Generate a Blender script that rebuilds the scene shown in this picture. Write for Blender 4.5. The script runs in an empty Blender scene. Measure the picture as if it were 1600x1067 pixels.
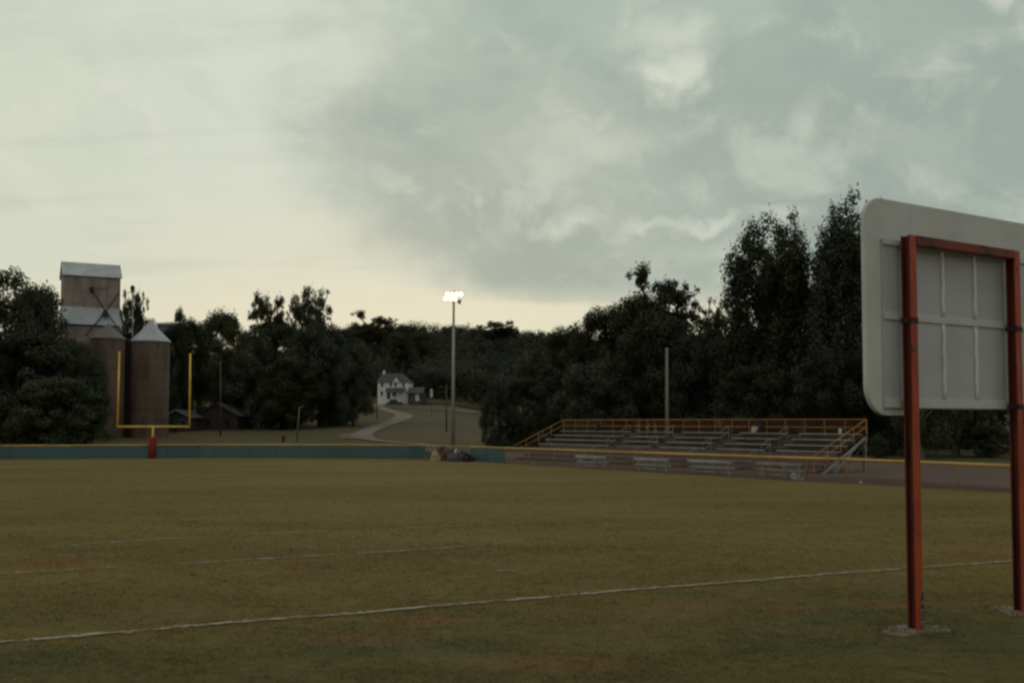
import bpy, math, random
import numpy as np
from mathutils import Vector, Matrix
R = math.radians
S = bpy.context.scene
COL = S.collection
rnd = random.Random(7)

# ------------------------------------------------------------------ camera
F_PX, EYE, PITCH, HZ = 1556.0, 3.4, R(2.7), 658.0
CYY = HZ - F_PX*math.tan(PITCH)
cam = bpy.data.cameras.new('camera'); cam_o = bpy.data.objects.new('camera', cam); COL.objects.link(cam_o)
cam.sensor_width = 36; cam.lens = 36*F_PX/1600; cam.clip_end = 6000; cam.clip_start = 0.1
cam.shift_y = (CYY-533.5)/1600
cam_o.location = (0, 0, EYE); cam_o.rotation_euler = (R(90)+PITCH, 0, 0)
S.camera = cam_o

def ray(px, py):
    dx = (px-800)/F_PX; dy = (py-CYY)/F_PX
    return Vector((dx, math.cos(PITCH)+dy*math.sin(PITCH), math.sin(PITCH)-dy*math.cos(PITCH)))
def gnd(px, py, z=0.0):
    d = ray(px, py); s = (z-EYE)/d.z
    return Vector((d.x*s, d.y*s, z))
def at(px, py, Y):
    d = ray(px, py); s = Y/d.y
    return Vector((d.x*s, Y, EYE+d.z*s))

# ------------------------------------------------------------------ terrain
COLS = np.array([-2500, 0, 430, 560, 690, 760, 900, 1600, 4000.0])
STN = np.array([0, 108, 135, 165, 200, 250, 300, 330, 380, 450, 600, 800, 1200, 4000.0])
PA = [0, 0, .5, 1.4, 2.3, 4, 6.5, 8, 11, 17, 32, 45, 50, 50]
PB = [0, 0, .45, 1.6, 3.0, 5.4, 7.9, 8.9, 10.6, 18, 44, 68, 74, 74]
PC = [0, 0, .25, .7, 1.5, 3, 5, 6.5, 9, 17, 42, 66, 72, 72]
PD = [0, 0, .1, .3, .6, 1.5, 3, 4, 6, 11, 37, 61, 66, 66]
TAB = np.array([PA, PA, PA, PB, PB, PC, PD, PD, PD], float)
def terrain_np(x, y):
    x = np.asarray(x, float); y = np.asarray(y, float)
    r = np.maximum(y, 1.0)
    a = np.where(y > 1, x/r*F_PX+800, np.where(x < 0, -2500, 4000))
    out = np.zeros_like(x)
    for k in (.92, .96, 1.0, 1.04, 1.08):
        yy = np.clip(r*k, 0, 3999)
        hs = np.stack([np.interp(yy, STN, TAB[i]) for i in range(len(COLS))])
        i = np.clip(np.searchsorted(COLS, a)-1, 0, len(COLS)-2)
        t = np.clip((a-COLS[i])/(COLS[i+1]-COLS[i]), 0, 1); t = t*t*(3-2*t)
        idx = np.arange(x.size).reshape(x.shape)
        hf = hs.reshape(len(COLS), -1)
        fl = i.ravel(); n = np.arange(fl.size)
        out += (hf[fl, n]*(1-t.ravel())+hf[fl+1, n]*t.ravel()).reshape(x.shape)
    out = out/5
    return np.where(y > 1, out, 0.0)
def H(x, y): return float(terrain_np(np.array([x]), np.array([y]))[0])
def hit(px, py, y0=60.0):
    d = ray(px, py); d = d/d.y
    ys = np.concatenate([np.arange(y0, 400, .5), np.arange(400, 1000, 2)])
    z = EYE+d.z*ys
    h = terrain_np(d.x*ys, ys)
    k = np.nonzero(z <= h)[0]
    y = ys[k[0]] if len(k) else 900.0
    return Vector((d.x*y, y, H(d.x*y, y)))

# ------------------------------------------------------------------ materials
def rgb(c): return (c[0], c[1], c[2], 1)
def new_mat(name, rough=.8, metal=0.0, spec=.3):
    m = bpy.data.materials.new(name); m.use_nodes = True
    b = m.node_tree.nodes['Principled BSDF']
    b.inputs['Roughness'].default_value = rough; b.inputs['Metallic'].default_value = metal
    b.inputs['Specular IOR Level'].default_value = spec
    return m, m.node_tree.nodes, m.node_tree.links, b
def noise(n, l, vec, scale, detail=4, rough=.55, dist=0.0):
    t = n.new('ShaderNodeTexNoise'); t.inputs['Scale'].default_value = scale; t.inputs['Detail'].default_value = detail
    t.inputs['Roughness'].default_value = rough; t.inputs['Distortion'].default_value = dist
    if vec is not None: l.new(vec, t.inputs['Vector'])
    return t.outputs['Fac']
def ramp(n, l, fac, a, b, clamp=True):
    t = n.new('ShaderNodeMapRange'); t.interpolation_type = 'SMOOTHSTEP'
    t.inputs['From Min'].default_value = a; t.inputs['From Max'].default_value = b
    l.new(fac, t.inputs['Value']); return t.outputs['Result']
def mix(n, l, fac, a, b, mode='MIX'):
    t = n.new('ShaderNodeMix'); t.data_type = 'RGBA'; t.blend_type = mode
    for s, v in ((t.inputs[0], fac), (t.inputs[6], a), (t.inputs[7], b)):
        if isinstance(v, (int, float)): s.default_value = v
        elif isinstance(v, tuple): s.default_value = rgb(v)
        else: l.new(v, s)
    return t.outputs[2]
def mth(n, l, op, a, b=None, c=None):
    t = n.new('ShaderNodeMath'); t.operation = op
    for i, v in enumerate((a, b, c)):
        if v is None: continue
        if isinstance(v, (int, float)): t.inputs[i].default_value = v
        else: l.new(v, t.inputs[i])
    return t.outputs[0]
def mapping(n, l, vec, scale=(1, 1, 1), loc=(0, 0, 0), rot=(0, 0, 0)):
    t = n.new('ShaderNodeMapping'); l.new(vec, t.inputs['Vector'])
    t.inputs['Scale'].default_value = scale; t.inputs['Location'].default_value = loc; t.inputs['Rotation'].default_value = rot
    return t.outputs['Vector']
def worn(name, base, wear, scale=6, amt=(.5, .7), rough=.7, metal=0.0, streak=(1, 1, 1), spec=.3, bump=0.0):
    """Paint or metal with uneven tone and patches of wear."""
    m, n, l, b = new_mat(name, rough, metal, spec)
    tc = n.new('ShaderNodeTexCoord').outputs['Object']
    v = mapping(n, l, tc, streak)
    f = ramp(n, l, noise(n, l, v, scale, 6, .65), amt[0], amt[1])
    lo = noise(n, l, v, scale*.25, 3)
    dk = tuple(c*.72 for c in base)
    c = mix(n, l, ramp(n, l, lo, .35, .68), base, dk)
    c = mix(n, l, f, c, wear)
    l.new(c, b.inputs['Base Color'])
    if bump:
        bp = n.new('ShaderNodeBump'); bp.inputs['Strength'].default_value = bump; bp.inputs['Distance'].default_value = .02
        l.new(noise(n, l, v, scale*4, 4), bp.inputs['Height']); l.new(bp.outputs['Normal'], b.inputs['Normal'])
    return m
M = {}
M['yellow'] = worn('yellow_paint', (.84, .52, .10), (.7, .42, .08), 3)
M['cap'] = worn('yellow_cap', (.56, .36, .10), (.46, .28, .09), 1.2, (.45, .75), .6)
M['teal'] = worn('teal_pad', (.074, .148, .150), (.09, .15, .152), .6, (.45, .7), .55, streak=(1, 1, .4))
M['redpad'] = worn('red_pad', (.27, .034, .017), (.17, .026, .014), 3)
M['orange_rail'] = worn('orange_rail', (.50, .24, .075), (.34, .16, .06), 4, (.5, .7), .6)
M['galv'] = worn('galvanised_steel', (.34, .35, .35), (.24, .24, .24), 2.5, (.5, .7), .5, .4)
M['alu'] = worn('aluminium_plank', (.42, .43, .42), (.30, .29, .27), 2, (.5, .75), .42, .2)
M['footboard'] = worn('weathered_board', (.13, .10, .085), (.09, .07, .06), 3)
M['rail_grey'] = worn('pale_handrail', (.30, .30, .27), (.22, .2, .18), 4)
M['pole'] = worn('grey_pole', (.36, .36, .34), (.28, .27, .25), .6, (.45, .7), .5, .2, streak=(3, 3, .2))
M['wood_pole'] = worn('weathered_timber_pole', (.10, .075, .055), (.06, .045, .035), 4, streak=(5, 5, .4))
M['pale_pole'] = worn('pale_timber_pole', (.22, .19, .16), (.15, .13, .11), 3, streak=(5, 5, .3))
M['wire'] = worn('fence_wire', (.22, .19, .16), (.16, .10, .06), 3)
M['brown_wire'] = worn('orange_brown_wire', (.20, .095, .04), (.12, .06, .03), 3)  # orange-brown wire for the mesh along the back of the bleachers
M['worn_plank'] = worn('worn_plank', (.25, .19, .165), (.17, .125, .105), 2)
M['brown_board'] = worn('brown_boards', (.165, .115, .095), (.115, .08, .065), 3)
M['black'] = worn('black_rubber', (.012, .012, .013), (.02, .02, .02), 3, rough=.6)
M['concrete'] = worn('concrete', (.23, .175, .135), (.10, .08, .045), 5, (.46, .64), .9, bump=.9)
M['white_paint'] = worn('white_house_paint', (.78, .80, .78), (.68, .7, .68), 1)
M['roof_shingle'] = worn('shingle_roof', (.10, .09, .09), (.07, .06, .06), 2, rough=.9)
M['brown_wall'] = worn('brown_siding', (.11, .075, .06), (.08, .055, .045), 1.5)
M['dark_wall'] = worn('dark_siding', (.055, .046, .043), (.036, .032, .03), 1.5)
M['grey_trim'] = worn('grey_trim', (.22, .22, .23), (.17, .17, .17), 2)
M['glass'] = worn('dark_window_glass', (.02, .024, .026), (.03, .03, .034), 1, rough=.12, spec=.5)
M['metal_roof'] = worn('galvanised_roof', (.48, .51, .545), (.36, .36, .37), .9, (.5, .75), .45, .15, streak=(1, 1, .5))
M['dull_roof'] = worn('stained_metal_roof', (.20, .19, .175), (.13, .12, .105), .9, (.45, .7), .6, .1)
M['dark_iron'] = worn('dark_iron', (.028, .026, .026), (.05, .04, .035), 3, rough=.6)
M['tan'] = worn('tan_sacking', (.42, .34, .2), (.25, .19, .11), 4, bump=.5)
M['cream_cloth'] = worn('cream_cloth', (.42, .40, .34), (.3, .28, .23), 5, bump=.5)
M['brown_soil'] = worn('brown_soil', (.10, .065, .04), (.16, .11, .07), 4, bump=.8)
M['dark_tarp'] = worn('dark_tarpaulin', (.045, .040, .048), (.08, .075, .085), 3, rough=.5, bump=.5)
M['grey_sheet'] = worn('grey_board', (.17, .19, .18), (.12, .13, .12), 3)
M['white_plain'] = worn('white_paint_plain', (.7, .7, .68), (.55, .55, .52), 4)
M['dark_cloth'] = worn('dark_cloth', (.016, .02, .018), (.03, .035, .03), 5, bump=.4)
M['car_dark'] = worn('dark_blue_car_paint', (.02, .024, .034), (.026, .03, .04), 1, rough=.3, spec=.5)
M['car_pale'] = worn('pale_car_paint', (.36, .37, .37), (.3, .3, .3), 1, rough=.3, spec=.5)
M['bark'] = worn('tree_bark', (.055, .043, .034), (.03, .025, .02), 4, (.4, .65), .95, streak=(3, 3, .5), bump=.8)
M['pale_bark'] = worn('pale_tree_bark', (.22, .2, .165), (.08, .07, .06), 3, (.45, .6), .9, streak=(2, 2, .7))
M['rust_barrel'] = worn('rust_red_iron', (.10, .028, .02), (.05, .02, .018), 5)

# scoreboard paint: faint stains, tiny dents, vertical streaks
def board_mat(name, base):
    m, n, l, b = new_mat(name, .62, 0, .3)
    tc = n.new('ShaderNodeTexCoord').outputs['Object']
    f1 = ramp(n, l, noise(n, l, tc, .9, 5, .6), .38, .7)
    f2 = ramp(n, l, noise(n, l, mapping(n, l, tc, (9, 9, .5)), 1.0, 5, .6), .5, .85)
    f3 = ramp(n, l, noise(n, l, tc, 26, 3, .6), .63, .75)
    c = mix(n, l, f1, base, tuple(x*.86 for x in base))
    c = mix(n, l, mth(n, l, 'MULTIPLY', f2, .55), c, (base[0]*.78, base[1]*.74, base[2]*.68))
    c = mix(n, l, mth(n, l, 'MULTIPLY', f3, .3), c, (base[0]*.6, base[1]*.55, base[2]*.48))
    l.new(c, b.inputs['Base Color'])
    bp = n.new('ShaderNodeBump'); bp.inputs['Strength'].default_value = .25; bp.inputs['Distance'].default_value = .05
    l.new(noise(n, l, tc, 2.2, 4), bp.inputs['Height']); l.new(bp.outputs['Normal'], b.inputs['Normal'])
    return m
M['board'] = board_mat('board_white', (.615, .62, .585))
M['board_in'] = board_mat('board_grey_white', (.50, .505, .50)); M['board_gird'] = board_mat('girder_grey_white', (.58, .58, .56))
M['rib'] = board_mat('rib_white', (.78, .77, .70))
# red post paint: chips to primer, scuffed foot
def post_mat():
    m, n, l, b = new_mat('post_red_paint', .5, 0, .35)
    tc = n.new('ShaderNodeTexCoord').outputs['Object']
    sep = n.new('ShaderNodeSeparateXYZ'); l.new(tc, sep.inputs[0])
    c = mix(n, l, ramp(n, l, noise(n, l, mapping(n, l, tc, (4, 4, .9)), 1.2, 5), .35, .7), (.43, .075, .018), (.31, .042, .014))
    c = mix(n, l, mth(n, l, 'MULTIPLY', ramp(n, l, noise(n, l, mapping(n, l, tc, (1, 1, .6)), 2.6, 5), .56, .72), .8), c, (.40, .13, .05))
    chips = ramp(n, l, noise(n, l, mapping(n, l, tc, (1.4, 1.4, 1)), 3.4, 6, .7, .3), .615, .64)
    c = mix(n, l, chips, c, (.035, .028, .026))
    l.new(c, b.inputs['Base Color'])
    bp = n.new('ShaderNodeBump'); bp.inputs['Strength'].default_value = .3; bp.inputs['Distance'].default_value = .01
    l.new(noise(n, l, tc, 14, 4), bp.inputs['Height']); l.new(bp.outputs['Normal'], b.inputs['Normal'])
    return m
M['post'] = post_mat()
M['post_shaded_web'] = worn('post_recess_shade', (.15, .026, .013), (.05, .016, .012), 3, (.45, .65), .6, streak=(1, 1, .4))  # recess shade put into the colour of web and back flange, plus worn patches
M['bracket'] = worn('bracket_iron', (.05, .025, .02), (.03, .02, .018), 8)
M['beam'] = worn('beam_red_paint', (.25, .045, .016), (.035, .022, .02), 1.3, (.52, .60), .55, streak=(1, 1, 1))
M['primer'] = worn('bare_primer', (.22, .24, .26), (.03, .032, .04), 9, (.45, .52), .6, streak=(.6, .6, 1))

# brick / clay tile
def brick_mat(name, a, b_, mortar, scale, stain):
    m, n, l, b = new_mat(name, .9)
    tc = n.new('ShaderNodeTexCoord')
    sep = n.new('ShaderNodeSeparateXYZ'); l.new(tc.outputs['Object'], sep.inputs[0])
    cmb = n.new('ShaderNodeCombineXYZ')
    ang = mth(n, l, 'MULTIPLY', mth(n, l, 'ARCTAN2', sep.outputs[0], sep.outputs[1]), 3.0) if stain == 'round' else mth(n, l, 'ADD', sep.outputs[0], sep.outputs[1])
    l.new(ang, cmb.inputs[0]); l.new(sep.outputs[2], cmb.inputs[1])
    br = n.new('ShaderNodeTexBrick'); l.new(cmb.outputs[0], br.inputs['Vector'])
    br.inputs['Scale'].default_value = scale; br.inputs['Mortar Size'].default_value = .03
    br.inputs['Color1'].default_value = rgb(a); br.inputs['Color2'].default_value = rgb(b_); br.inputs['Mortar'].default_value = rgb(mortar)
    c = mix(n, l, ramp(n, l, noise(n, l, mapping(n, l, tc.outputs['Object'], (1, 1, .25)), .6, 5), .4, .7), br.outputs['Color'], tuple(x*.55 for x in a))
    band = ramp(n, l, noise(n, l, mapping(n, l, tc.outputs['Object'], (.02, .02, 1)), .8, 4), .55, .62)
    c = mix(n, l, mth(n, l, 'MULTIPLY', band, .45), c, tuple(x*.62 for x in b_))
    l.new(c, b.inputs['Base Color'])
    return m
M['brick'] = brick_mat('pale_brick', (.37, .30, .265), (.31, .25, .22), (.35, .30, .27), 1.6, '')
M['tile'] = brick_mat('silo_tile', (.195, .135, .10), (.16, .11, .082), (.18, .135, .105), 1.3, 'round')

# foliage
def leaf_mat(name, a, b_, sc=.45):
    m, n, l, b = new_mat(name, .6, 0, .2)
    tc = n.new('ShaderNodeTexCoord').outputs['Object']
    oi = n.new('ShaderNodeObjectInfo').outputs['Random']
    c = mix(n, l, ramp(n, l, noise(n, l, tc, sc, 5, .65), .35, .68), a, b_)
    hs = n.new('ShaderNodeHueSaturation'); l.new(c, hs.inputs['Color'])
    l.new(mth(n, l, 'MULTIPLY_ADD', oi, .6, .7), hs.inputs['Value'])
    l.new(hs.outputs[0], b.inputs['Base Color'])
    return m
M['leaf'] = leaf_mat('tree_leaves', (.028, .038, .019), (.066, .080, .038))
M['leaf_grey'] = leaf_mat('grey_green_leaves', (.036, .045, .029), (.074, .084, .054))
M['leaf_warm'] = leaf_mat('olive_leaves', (.038, .042, .018), (.078, .078, .032))
M['leaf_far'] = leaf_mat('far_leaves', (.028, .036, .023), (.068, .078, .046), .06)

# grass: field and turf blades share the same world-position colouring
PATCH_RED = [(660, 966, 70, 12), (255, 973, 75, 8), (480, 896, 60, 7), (95, 876, 80, 9), (1400, 943, 95, 8), (1530, 938, 60, 7), (1230, 950, 60, 8),
             (860, 1035, 150, 14), (620, 968, 40, 8), (1060, 945, 60, 8), (1540, 872, 70, 6), (850, 768, 60, 2.5), (560, 1000, 110, 9)]
PATCH_GREEN = [(1500, 990, 190, 45), (1250, 1005, 160, 25), (1330, 970, 120, 15), (60, 1030, 150, 25), (640, 1010, 230, 16)]
def grass_color(n, l, blade):
    pos = n.new('ShaderNodeNewGeometry').outputs['Position']
    sep = n.new('ShaderNodeSeparateXYZ'); l.new(pos, sep.inputs[0])
    flat = n.new('ShaderNodeCombineXYZ'); l.new(sep.outputs[0], flat.inputs[0]); l.new(sep.outputs[1], flat.inputs[1])
    p = flat.outputs[0]
    big = ramp(n, l, noise(n, l, mapping(n, l, p, (.45, 1.3, 1)), .11, 6, .65), .38, .62)
    c = mix(n, l, big, (.216, .158, .052), (.152, .121, .041))
    c = mix(n, l, mth(n, l, 'MULTIPLY', ramp(n, l, noise(n, l, mapping(n, l, p, (.35, 1.2, 1)), .32, 5, .7), .5, .72), .8), c, (.236, .169, .063))
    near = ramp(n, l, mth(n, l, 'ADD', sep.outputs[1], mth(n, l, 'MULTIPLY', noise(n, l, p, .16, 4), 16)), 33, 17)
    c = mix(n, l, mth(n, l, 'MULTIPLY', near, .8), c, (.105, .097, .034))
    wob = n.new('ShaderNodeTexNoise'); wob.inputs['Scale'].default_value = .9; wob.inputs['Detail'].default_value = 4; l.new(p, wob.inputs['Vector'])
    def patches(lst):
        acc = None
        for (px, py, rx, ry) in lst:
            a = gnd(px, py); ex = gnd(px+rx, py)-a; ey = gnd(px, py-ry)-a
            v = n.new('ShaderNodeVectorMath'); v.operation = 'SUBTRACT'; l.new(p, v.inputs[0]); v.inputs[1].default_value = (a.x, a.y, 0)
            s = n.new('ShaderNodeVectorMath'); s.operation = 'MULTIPLY'; l.new(v.outputs[0], s.inputs[0]); s.inputs[1].default_value = (1/max(ex.length, .3), 1/max(ey.length, .3), 0)
            ln = n.new('ShaderNodeVectorMath'); ln.operation = 'LENGTH'; l.new(s.outputs[0], ln.inputs[0])
            d = mth(n, l, 'ADD', ln.outputs['Value'], mth(n, l, 'MULTIPLY_ADD', wob.outputs['Fac'], 1.6, -.8))
            f = ramp(n, l, d, 1.25, .25)
            acc = f if acc is None else mth(n, l, 'MAXIMUM', acc, f)
        return acc
    c = mix(n, l, mth(n, l, 'MULTIPLY', patches(PATCH_GREEN), .6), c, (.074, .088, .037))
    c = mix(n, l, mth(n, l, 'MULTIPLY', patches(PATCH_RED), .72), c, (.22, .122, .056))
    fine = noise(n, l, p, 2.4, 6, .75)
    cl_ = noise(n, l, mapping(n, l, p, (.8, 1, 1)), 3.1, 3, .6, .4)
    c = mix(n, l, mth(n, l, 'MULTIPLY', ramp(n, l, cl_, .53, .68), .7), c, mix(n, l, .6, c, (.045, .042, .017)))
    c = mix(n, l, mth(n, l, 'MULTIPLY', ramp(n, l, cl_, .45, .32), .35), c, (.24, .175, .075))
    c = mix(n, l, mth(n, l, 'MULTIPLY', ramp(n, l, fine, .40, .75), .5), c, mix(n, l, .55, c, (.06, .050, .02)))
    return c, p, fine
def field_mat():
    m, n, l, b = new_mat('field_turf', .95, 0, .1)
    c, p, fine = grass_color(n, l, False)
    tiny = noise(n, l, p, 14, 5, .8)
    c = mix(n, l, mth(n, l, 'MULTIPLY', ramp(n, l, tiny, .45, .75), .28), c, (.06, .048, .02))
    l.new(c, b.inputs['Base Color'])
    bp = n.new('ShaderNodeBump'); bp.inputs['Strength'].default_value = .9; bp.inputs['Distance'].default_value = .12
    hsum = mth(n, l, 'ADD', noise(n, l, mapping(n, l, p, (.7, 1.2, 1)), 1.1, 5, .7), mth(n, l, 'MULTIPLY', tiny, .35))
    l.new(hsum, bp.inputs['Height']); l.new(bp.outputs['Normal'], b.inputs['Normal'])
    return m
M['field'] = field_mat()
def blade_mat():
    m, n, l, b = new_mat('grass_blades', .7, 0, .15)
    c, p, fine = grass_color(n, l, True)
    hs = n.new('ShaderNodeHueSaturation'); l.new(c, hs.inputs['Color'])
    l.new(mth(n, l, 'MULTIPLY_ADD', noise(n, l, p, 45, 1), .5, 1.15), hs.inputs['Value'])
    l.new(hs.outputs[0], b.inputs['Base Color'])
    tr = n.new('ShaderNodeBsdfTranslucent'); l.new(hs.outputs[0], tr.inputs['Color'])
    mx = n.new('ShaderNodeMixShader'); mx.inputs[0].default_value = .5
    l.new(b.outputs[0], mx.inputs[1]); l.new(tr.outputs[0], mx.inputs[2]); l.new(mx.outputs[0], n['Material Output'].inputs['Surface'])
    return m
M['blade'] = blade_mat()
def sheet_mat(name, a, b_, c_, sc):
    m, n, l, b = new_mat(name, .95, 0, .1)
    pos = n.new('ShaderNodeNewGeometry').outputs['Position']
    c = mix(n, l, ramp(n, l, noise(n, l, pos, sc, 6, .65), .35, .65), a, b_)
    c = mix(n, l, mth(n, l, 'MULTIPLY', ramp(n, l, noise(n, l, pos, sc*6, 5, .7), .5, .75), .6), c, c_)
    l.new(c, b.inputs['Base Color'])
    bp = n.new('ShaderNodeBump'); bp.inputs['Strength'].default_value = .5; bp.inputs['Distance'].default_value = .1
    l.new(noise(n, l, pos, sc*10, 5), bp.inputs['Height']); l.new(bp.outputs['Normal'], b.inputs['Normal'])
    return m
M['ground'] = sheet_mat('rough_grass', (.112, .090, .046), (.080, .074, .036), (.135, .10, .058), .035)
M['track'] = sheet_mat('cinder_track', (.15, .105, .09), (.125, .09, .078), (.17, .125, .105), .15)
M['dirt'] = sheet_mat('dirt_strip', (.088, .052, .040), (.115, .07, .052), (.07, .042, .034), .3)
M['road'] = sheet_mat('gravel_road', (.235, .195, .17), (.18, .145, .12), (.27, .225, .195), .25)
M['path'] = sheet_mat('tan_track', (.17, .13, .10), (.12, .10, .065), (.18, .14, .11), .2)
m, n, l, b = new_mat('chalk', .95)
pos = n.new('ShaderNodeNewGeometry').outputs['Position']
l.new(mix(n, l, ramp(n, l, noise(n, l, pos, 1.1, 6, .75), .42, .68), (.46, .42, .34), (.17, .13, .06)), b.inputs['Base Color'])
M['chalk'] = m
m, n, l, b = new_mat('lamp_glow', .5)
b.inputs['Base Color'].default_value = (.5, .45, .4, 1)
sx = n.new('ShaderNodeSeparateXYZ'); l.new(n.new('ShaderNodeTexCoord').outputs['Object'], sx.inputs[0])
rad = mth(n, l, 'SQRT', mth(n, l, 'ADD', mth(n, l, 'MULTIPLY', sx.outputs[0], sx.outputs[0]), mth(n, l, 'MULTIPLY', sx.outputs[1], sx.outputs[1])))
l.new(mix(n, l, ramp(n, l, rad, .10, .335), (1.0, .90, .88), (1.0, .50, .24)), b.inputs['Emission Color']); b.inputs['Emission Strength'].default_value = 2.2
M['lamp'] = m

# ------------------------------------------------------------------ mesh helpers
class MB:
    def __init__(s): s.v = []; s.f = []
    def quad(s, *p):
        i = len(s.v); s.v += [Vector(q) for q in p]; s.f.append(tuple(range(i, i+len(p)))); return s
    def box(s, c, size, ax=None):
        c = Vector(c); X, Y, Z = ax or (Vector((1, 0, 0)), Vector((0, 1, 0)), Vector((0, 0, 1)))
        i = len(s.v); a, b, d = size[0]/2, size[1]/2, size[2]/2
        for sx, sy, sz in ((-1, -1, -1), (1, -1, -1), (1, 1, -1), (-1, 1, -1), (-1, -1, 1), (1, -1, 1), (1, 1, 1), (-1, 1, 1)):
            s.v.append(c+X*a*sx+Y*b*sy+Z*d*sz)
        s.f += [tuple(i+k for k in q) for q in ((3, 2, 1, 0), (4, 5, 6, 7), (0, 1, 5, 4), (1, 2, 6, 5), (2, 3, 7, 6), (3, 0, 4, 7))]
        return s
    def bar(s, p, q, w, h, up=(0, 0, 1)):
        p, q = Vector(p), Vector(q); X = (q-p); L = X.length; X = X/L
        U = Vector(up)
        if abs(X.dot(U)) > .98: U = Vector((0, 1, 0))
        Y = U.cross(X).normalized(); Z = X.cross(Y)
        return s.box((p+q)/2, (L, w, h), (X, Y, Z))
    def tube(s, pts, rad, seg=8, caps=True):
        pts = [Vector(p) for p in pts]
        if isinstance(rad, (int, float)): rad = [rad]*len(pts)
        rings = []
        for k, p in enumerate(pts):
            d = (pts[min(k+1, len(pts)-1)]-pts[max(k-1, 0)]).normalized()
            u = Vector((0, 0, 1)) if abs(d.z) < .95 else Vector((1, 0, 0))
            a = d.cross(u).normalized(); b = d.cross(a)
            i = len(s.v); rings.append(i)
            for t in range(seg):
                an = 2*math.pi*t/seg
                s.v.append(p+(a*math.cos(an)+b*math.sin(an))*rad[k])
        for k in range(len(rings)-1):
            for t in range(seg):
                u = (t+1) % seg
                s.f.append((rings[k]+t, rings[k]+u, rings[k+1]+u, rings[k+1]+t))
        if caps:
            s.f.append(tuple(rings[0]+t for t in reversed(range(seg)))); s.f.append(tuple(rings[-1]+t for t in range(seg)))
        return s
    def lathe(s, c, prof, seg=24, caps=True):
        c = Vector(c); rings = []
        for (r, z) in prof:
            rings.append(len(s.v))
            for t in range(seg):
                an = 2*math.pi*t/seg; s.v.append(c+Vector((r*math.cos(an), r*math.sin(an), z)))
        for k in range(len(rings)-1):
            for t in range(seg):
                u = (t+1) % seg; s.f.append((rings[k]+t, rings[k]+u, rings[k+1]+u, rings[k+1]+t))
        if caps:
            s.f.append(tuple(rings[0]+t for t in reversed(range(seg)))); s.f.append(tuple(rings[-1]+t for t in range(seg)))
        return s
    def prism(s, poly, off):
        """Extrude a polygon (3D points) by vector off."""
        off = Vector(off); n = len(poly); i = len(s.v)
        s.v += [Vector(p) for p in poly]+[Vector(p)+off for p in poly]
        s.f.append(tuple(i+k for k in reversed(range(n)))); s.f.append(tuple(i+n+k for k in range(n)))
        for k in range(n):
            u = (k+1) % n; s.f.append((i+k, i+u, i+n+u, i+n+k))
        return s
    def blob(s, c, r, seed, rough=.2, seg=16, rings=9, flat=True):
        rg = random.Random(seed); c = Vector(c); base = len(s.v)
        ph = [(rg.uniform(0, 6.28), rg.uniform(0, 6.28), rg.randint(2, 5), rg.randint(1, 4)) for _ in range(4)]
        for j in range(rings+1):
            th = math.pi*j/rings*(.5 if flat else 1)
            for t in range(seg):
                an = 2*math.pi*t/seg
                k = 1+rough*sum(math.sin(an*q[2]+q[0])*math.cos(th*q[3]+q[1]) for q in ph)/2
                s.v.append(c+Vector((r[0]*math.sin(th)*math.cos(an)*k, r[1]*math.sin(th)*math.sin(an)*k, r[2]*math.cos(th)*k)))
        for j in range(rings):
            for t in range(seg):
                u = (t+1) % seg; a = base+j*seg
                s.f.append((a+t, a+seg+t, a+seg+u, a+u))
        return s
def mesh_np(name, verts, faces_flat, per):
    me = bpy.data.meshes.new(name)
    nv = len(verts); nf = len(faces_flat)//per
    me.vertices.add(nv); me.vertices.foreach_set('co', np.asarray(verts, np.float32).ravel())
    me.loops.add(nf*per); me.loops.foreach_set('vertex_index', np.asarray(faces_flat, np.int32))
    me.polygons.add(nf); me.polygons.foreach_set('loop_start', np.arange(0, nf*per, per, dtype=np.int32))
    me.update(calc_edges=True); me.validate()
    return me
def obj(name, mb, mat, parent=None, world=False, smooth=False, bevel=0.0):
    if isinstance(mb, MB):
        me = bpy.data.meshes.new(name)
        off = parent.location if (parent is not None and world) else Vector((0, 0, 0))
        me.from_pydata([tuple(v-off) for v in mb.v], [], mb.f); me.update()
    else: me = mb
    if not me.materials: me.materials.append(M[mat] if isinstance(mat, str) else mat)
    if smooth:
        me.polygons.foreach_set('use_smooth', [True]*len(me.polygons)); me.update()
    o = bpy.data.objects.new(name, me); COL.objects.link(o)
    if parent is not None: o.parent = parent
    if bevel:
        bv = o.modifiers.new('bevel', 'BEVEL'); bv.width = bevel; bv.segments = 2; bv.limit_method = 'ANGLE'
    return o
def tag(o, label, cat, group=None, kind=None):
    o['label'] = label; o['category'] = cat
    if group: o['group'] = group
    if kind: o['kind'] = kind
    return o
def thing(name, label, cat, loc, rotz=0.0, group=None):
    o = bpy.data.objects.new(name, None); COL.objects.link(o)
    o.location = Vector(loc); o.rotation_euler = (0, 0, rotz); o.empty_display_size = .3
    return tag(o, label, cat, group)
def structure(name, mb, mat, smooth=False):
    o = obj(name, mb, mat, smooth=smooth); o['kind'] = 'structure'; return o
class Face:
    """A vertical plane through O turned by th; turns a picture point into (along, height) on the plane set back by off."""
    def __init__(s, O, th): s.O = Vector(O); s.t = Vector((math.cos(th), math.sin(th), 0)); s.n = Vector((math.sin(th), -math.cos(th), 0))
    def px(s, px, py, off=0.0):
        d = ray(px, py); C = Vector((0, 0, EYE)); O = s.O-s.n*off
        k = (O-C).dot(s.n)/d.dot(s.n); P = C+d*k
        return (P-O).dot(s.t), P.z-s.O.z

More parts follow.
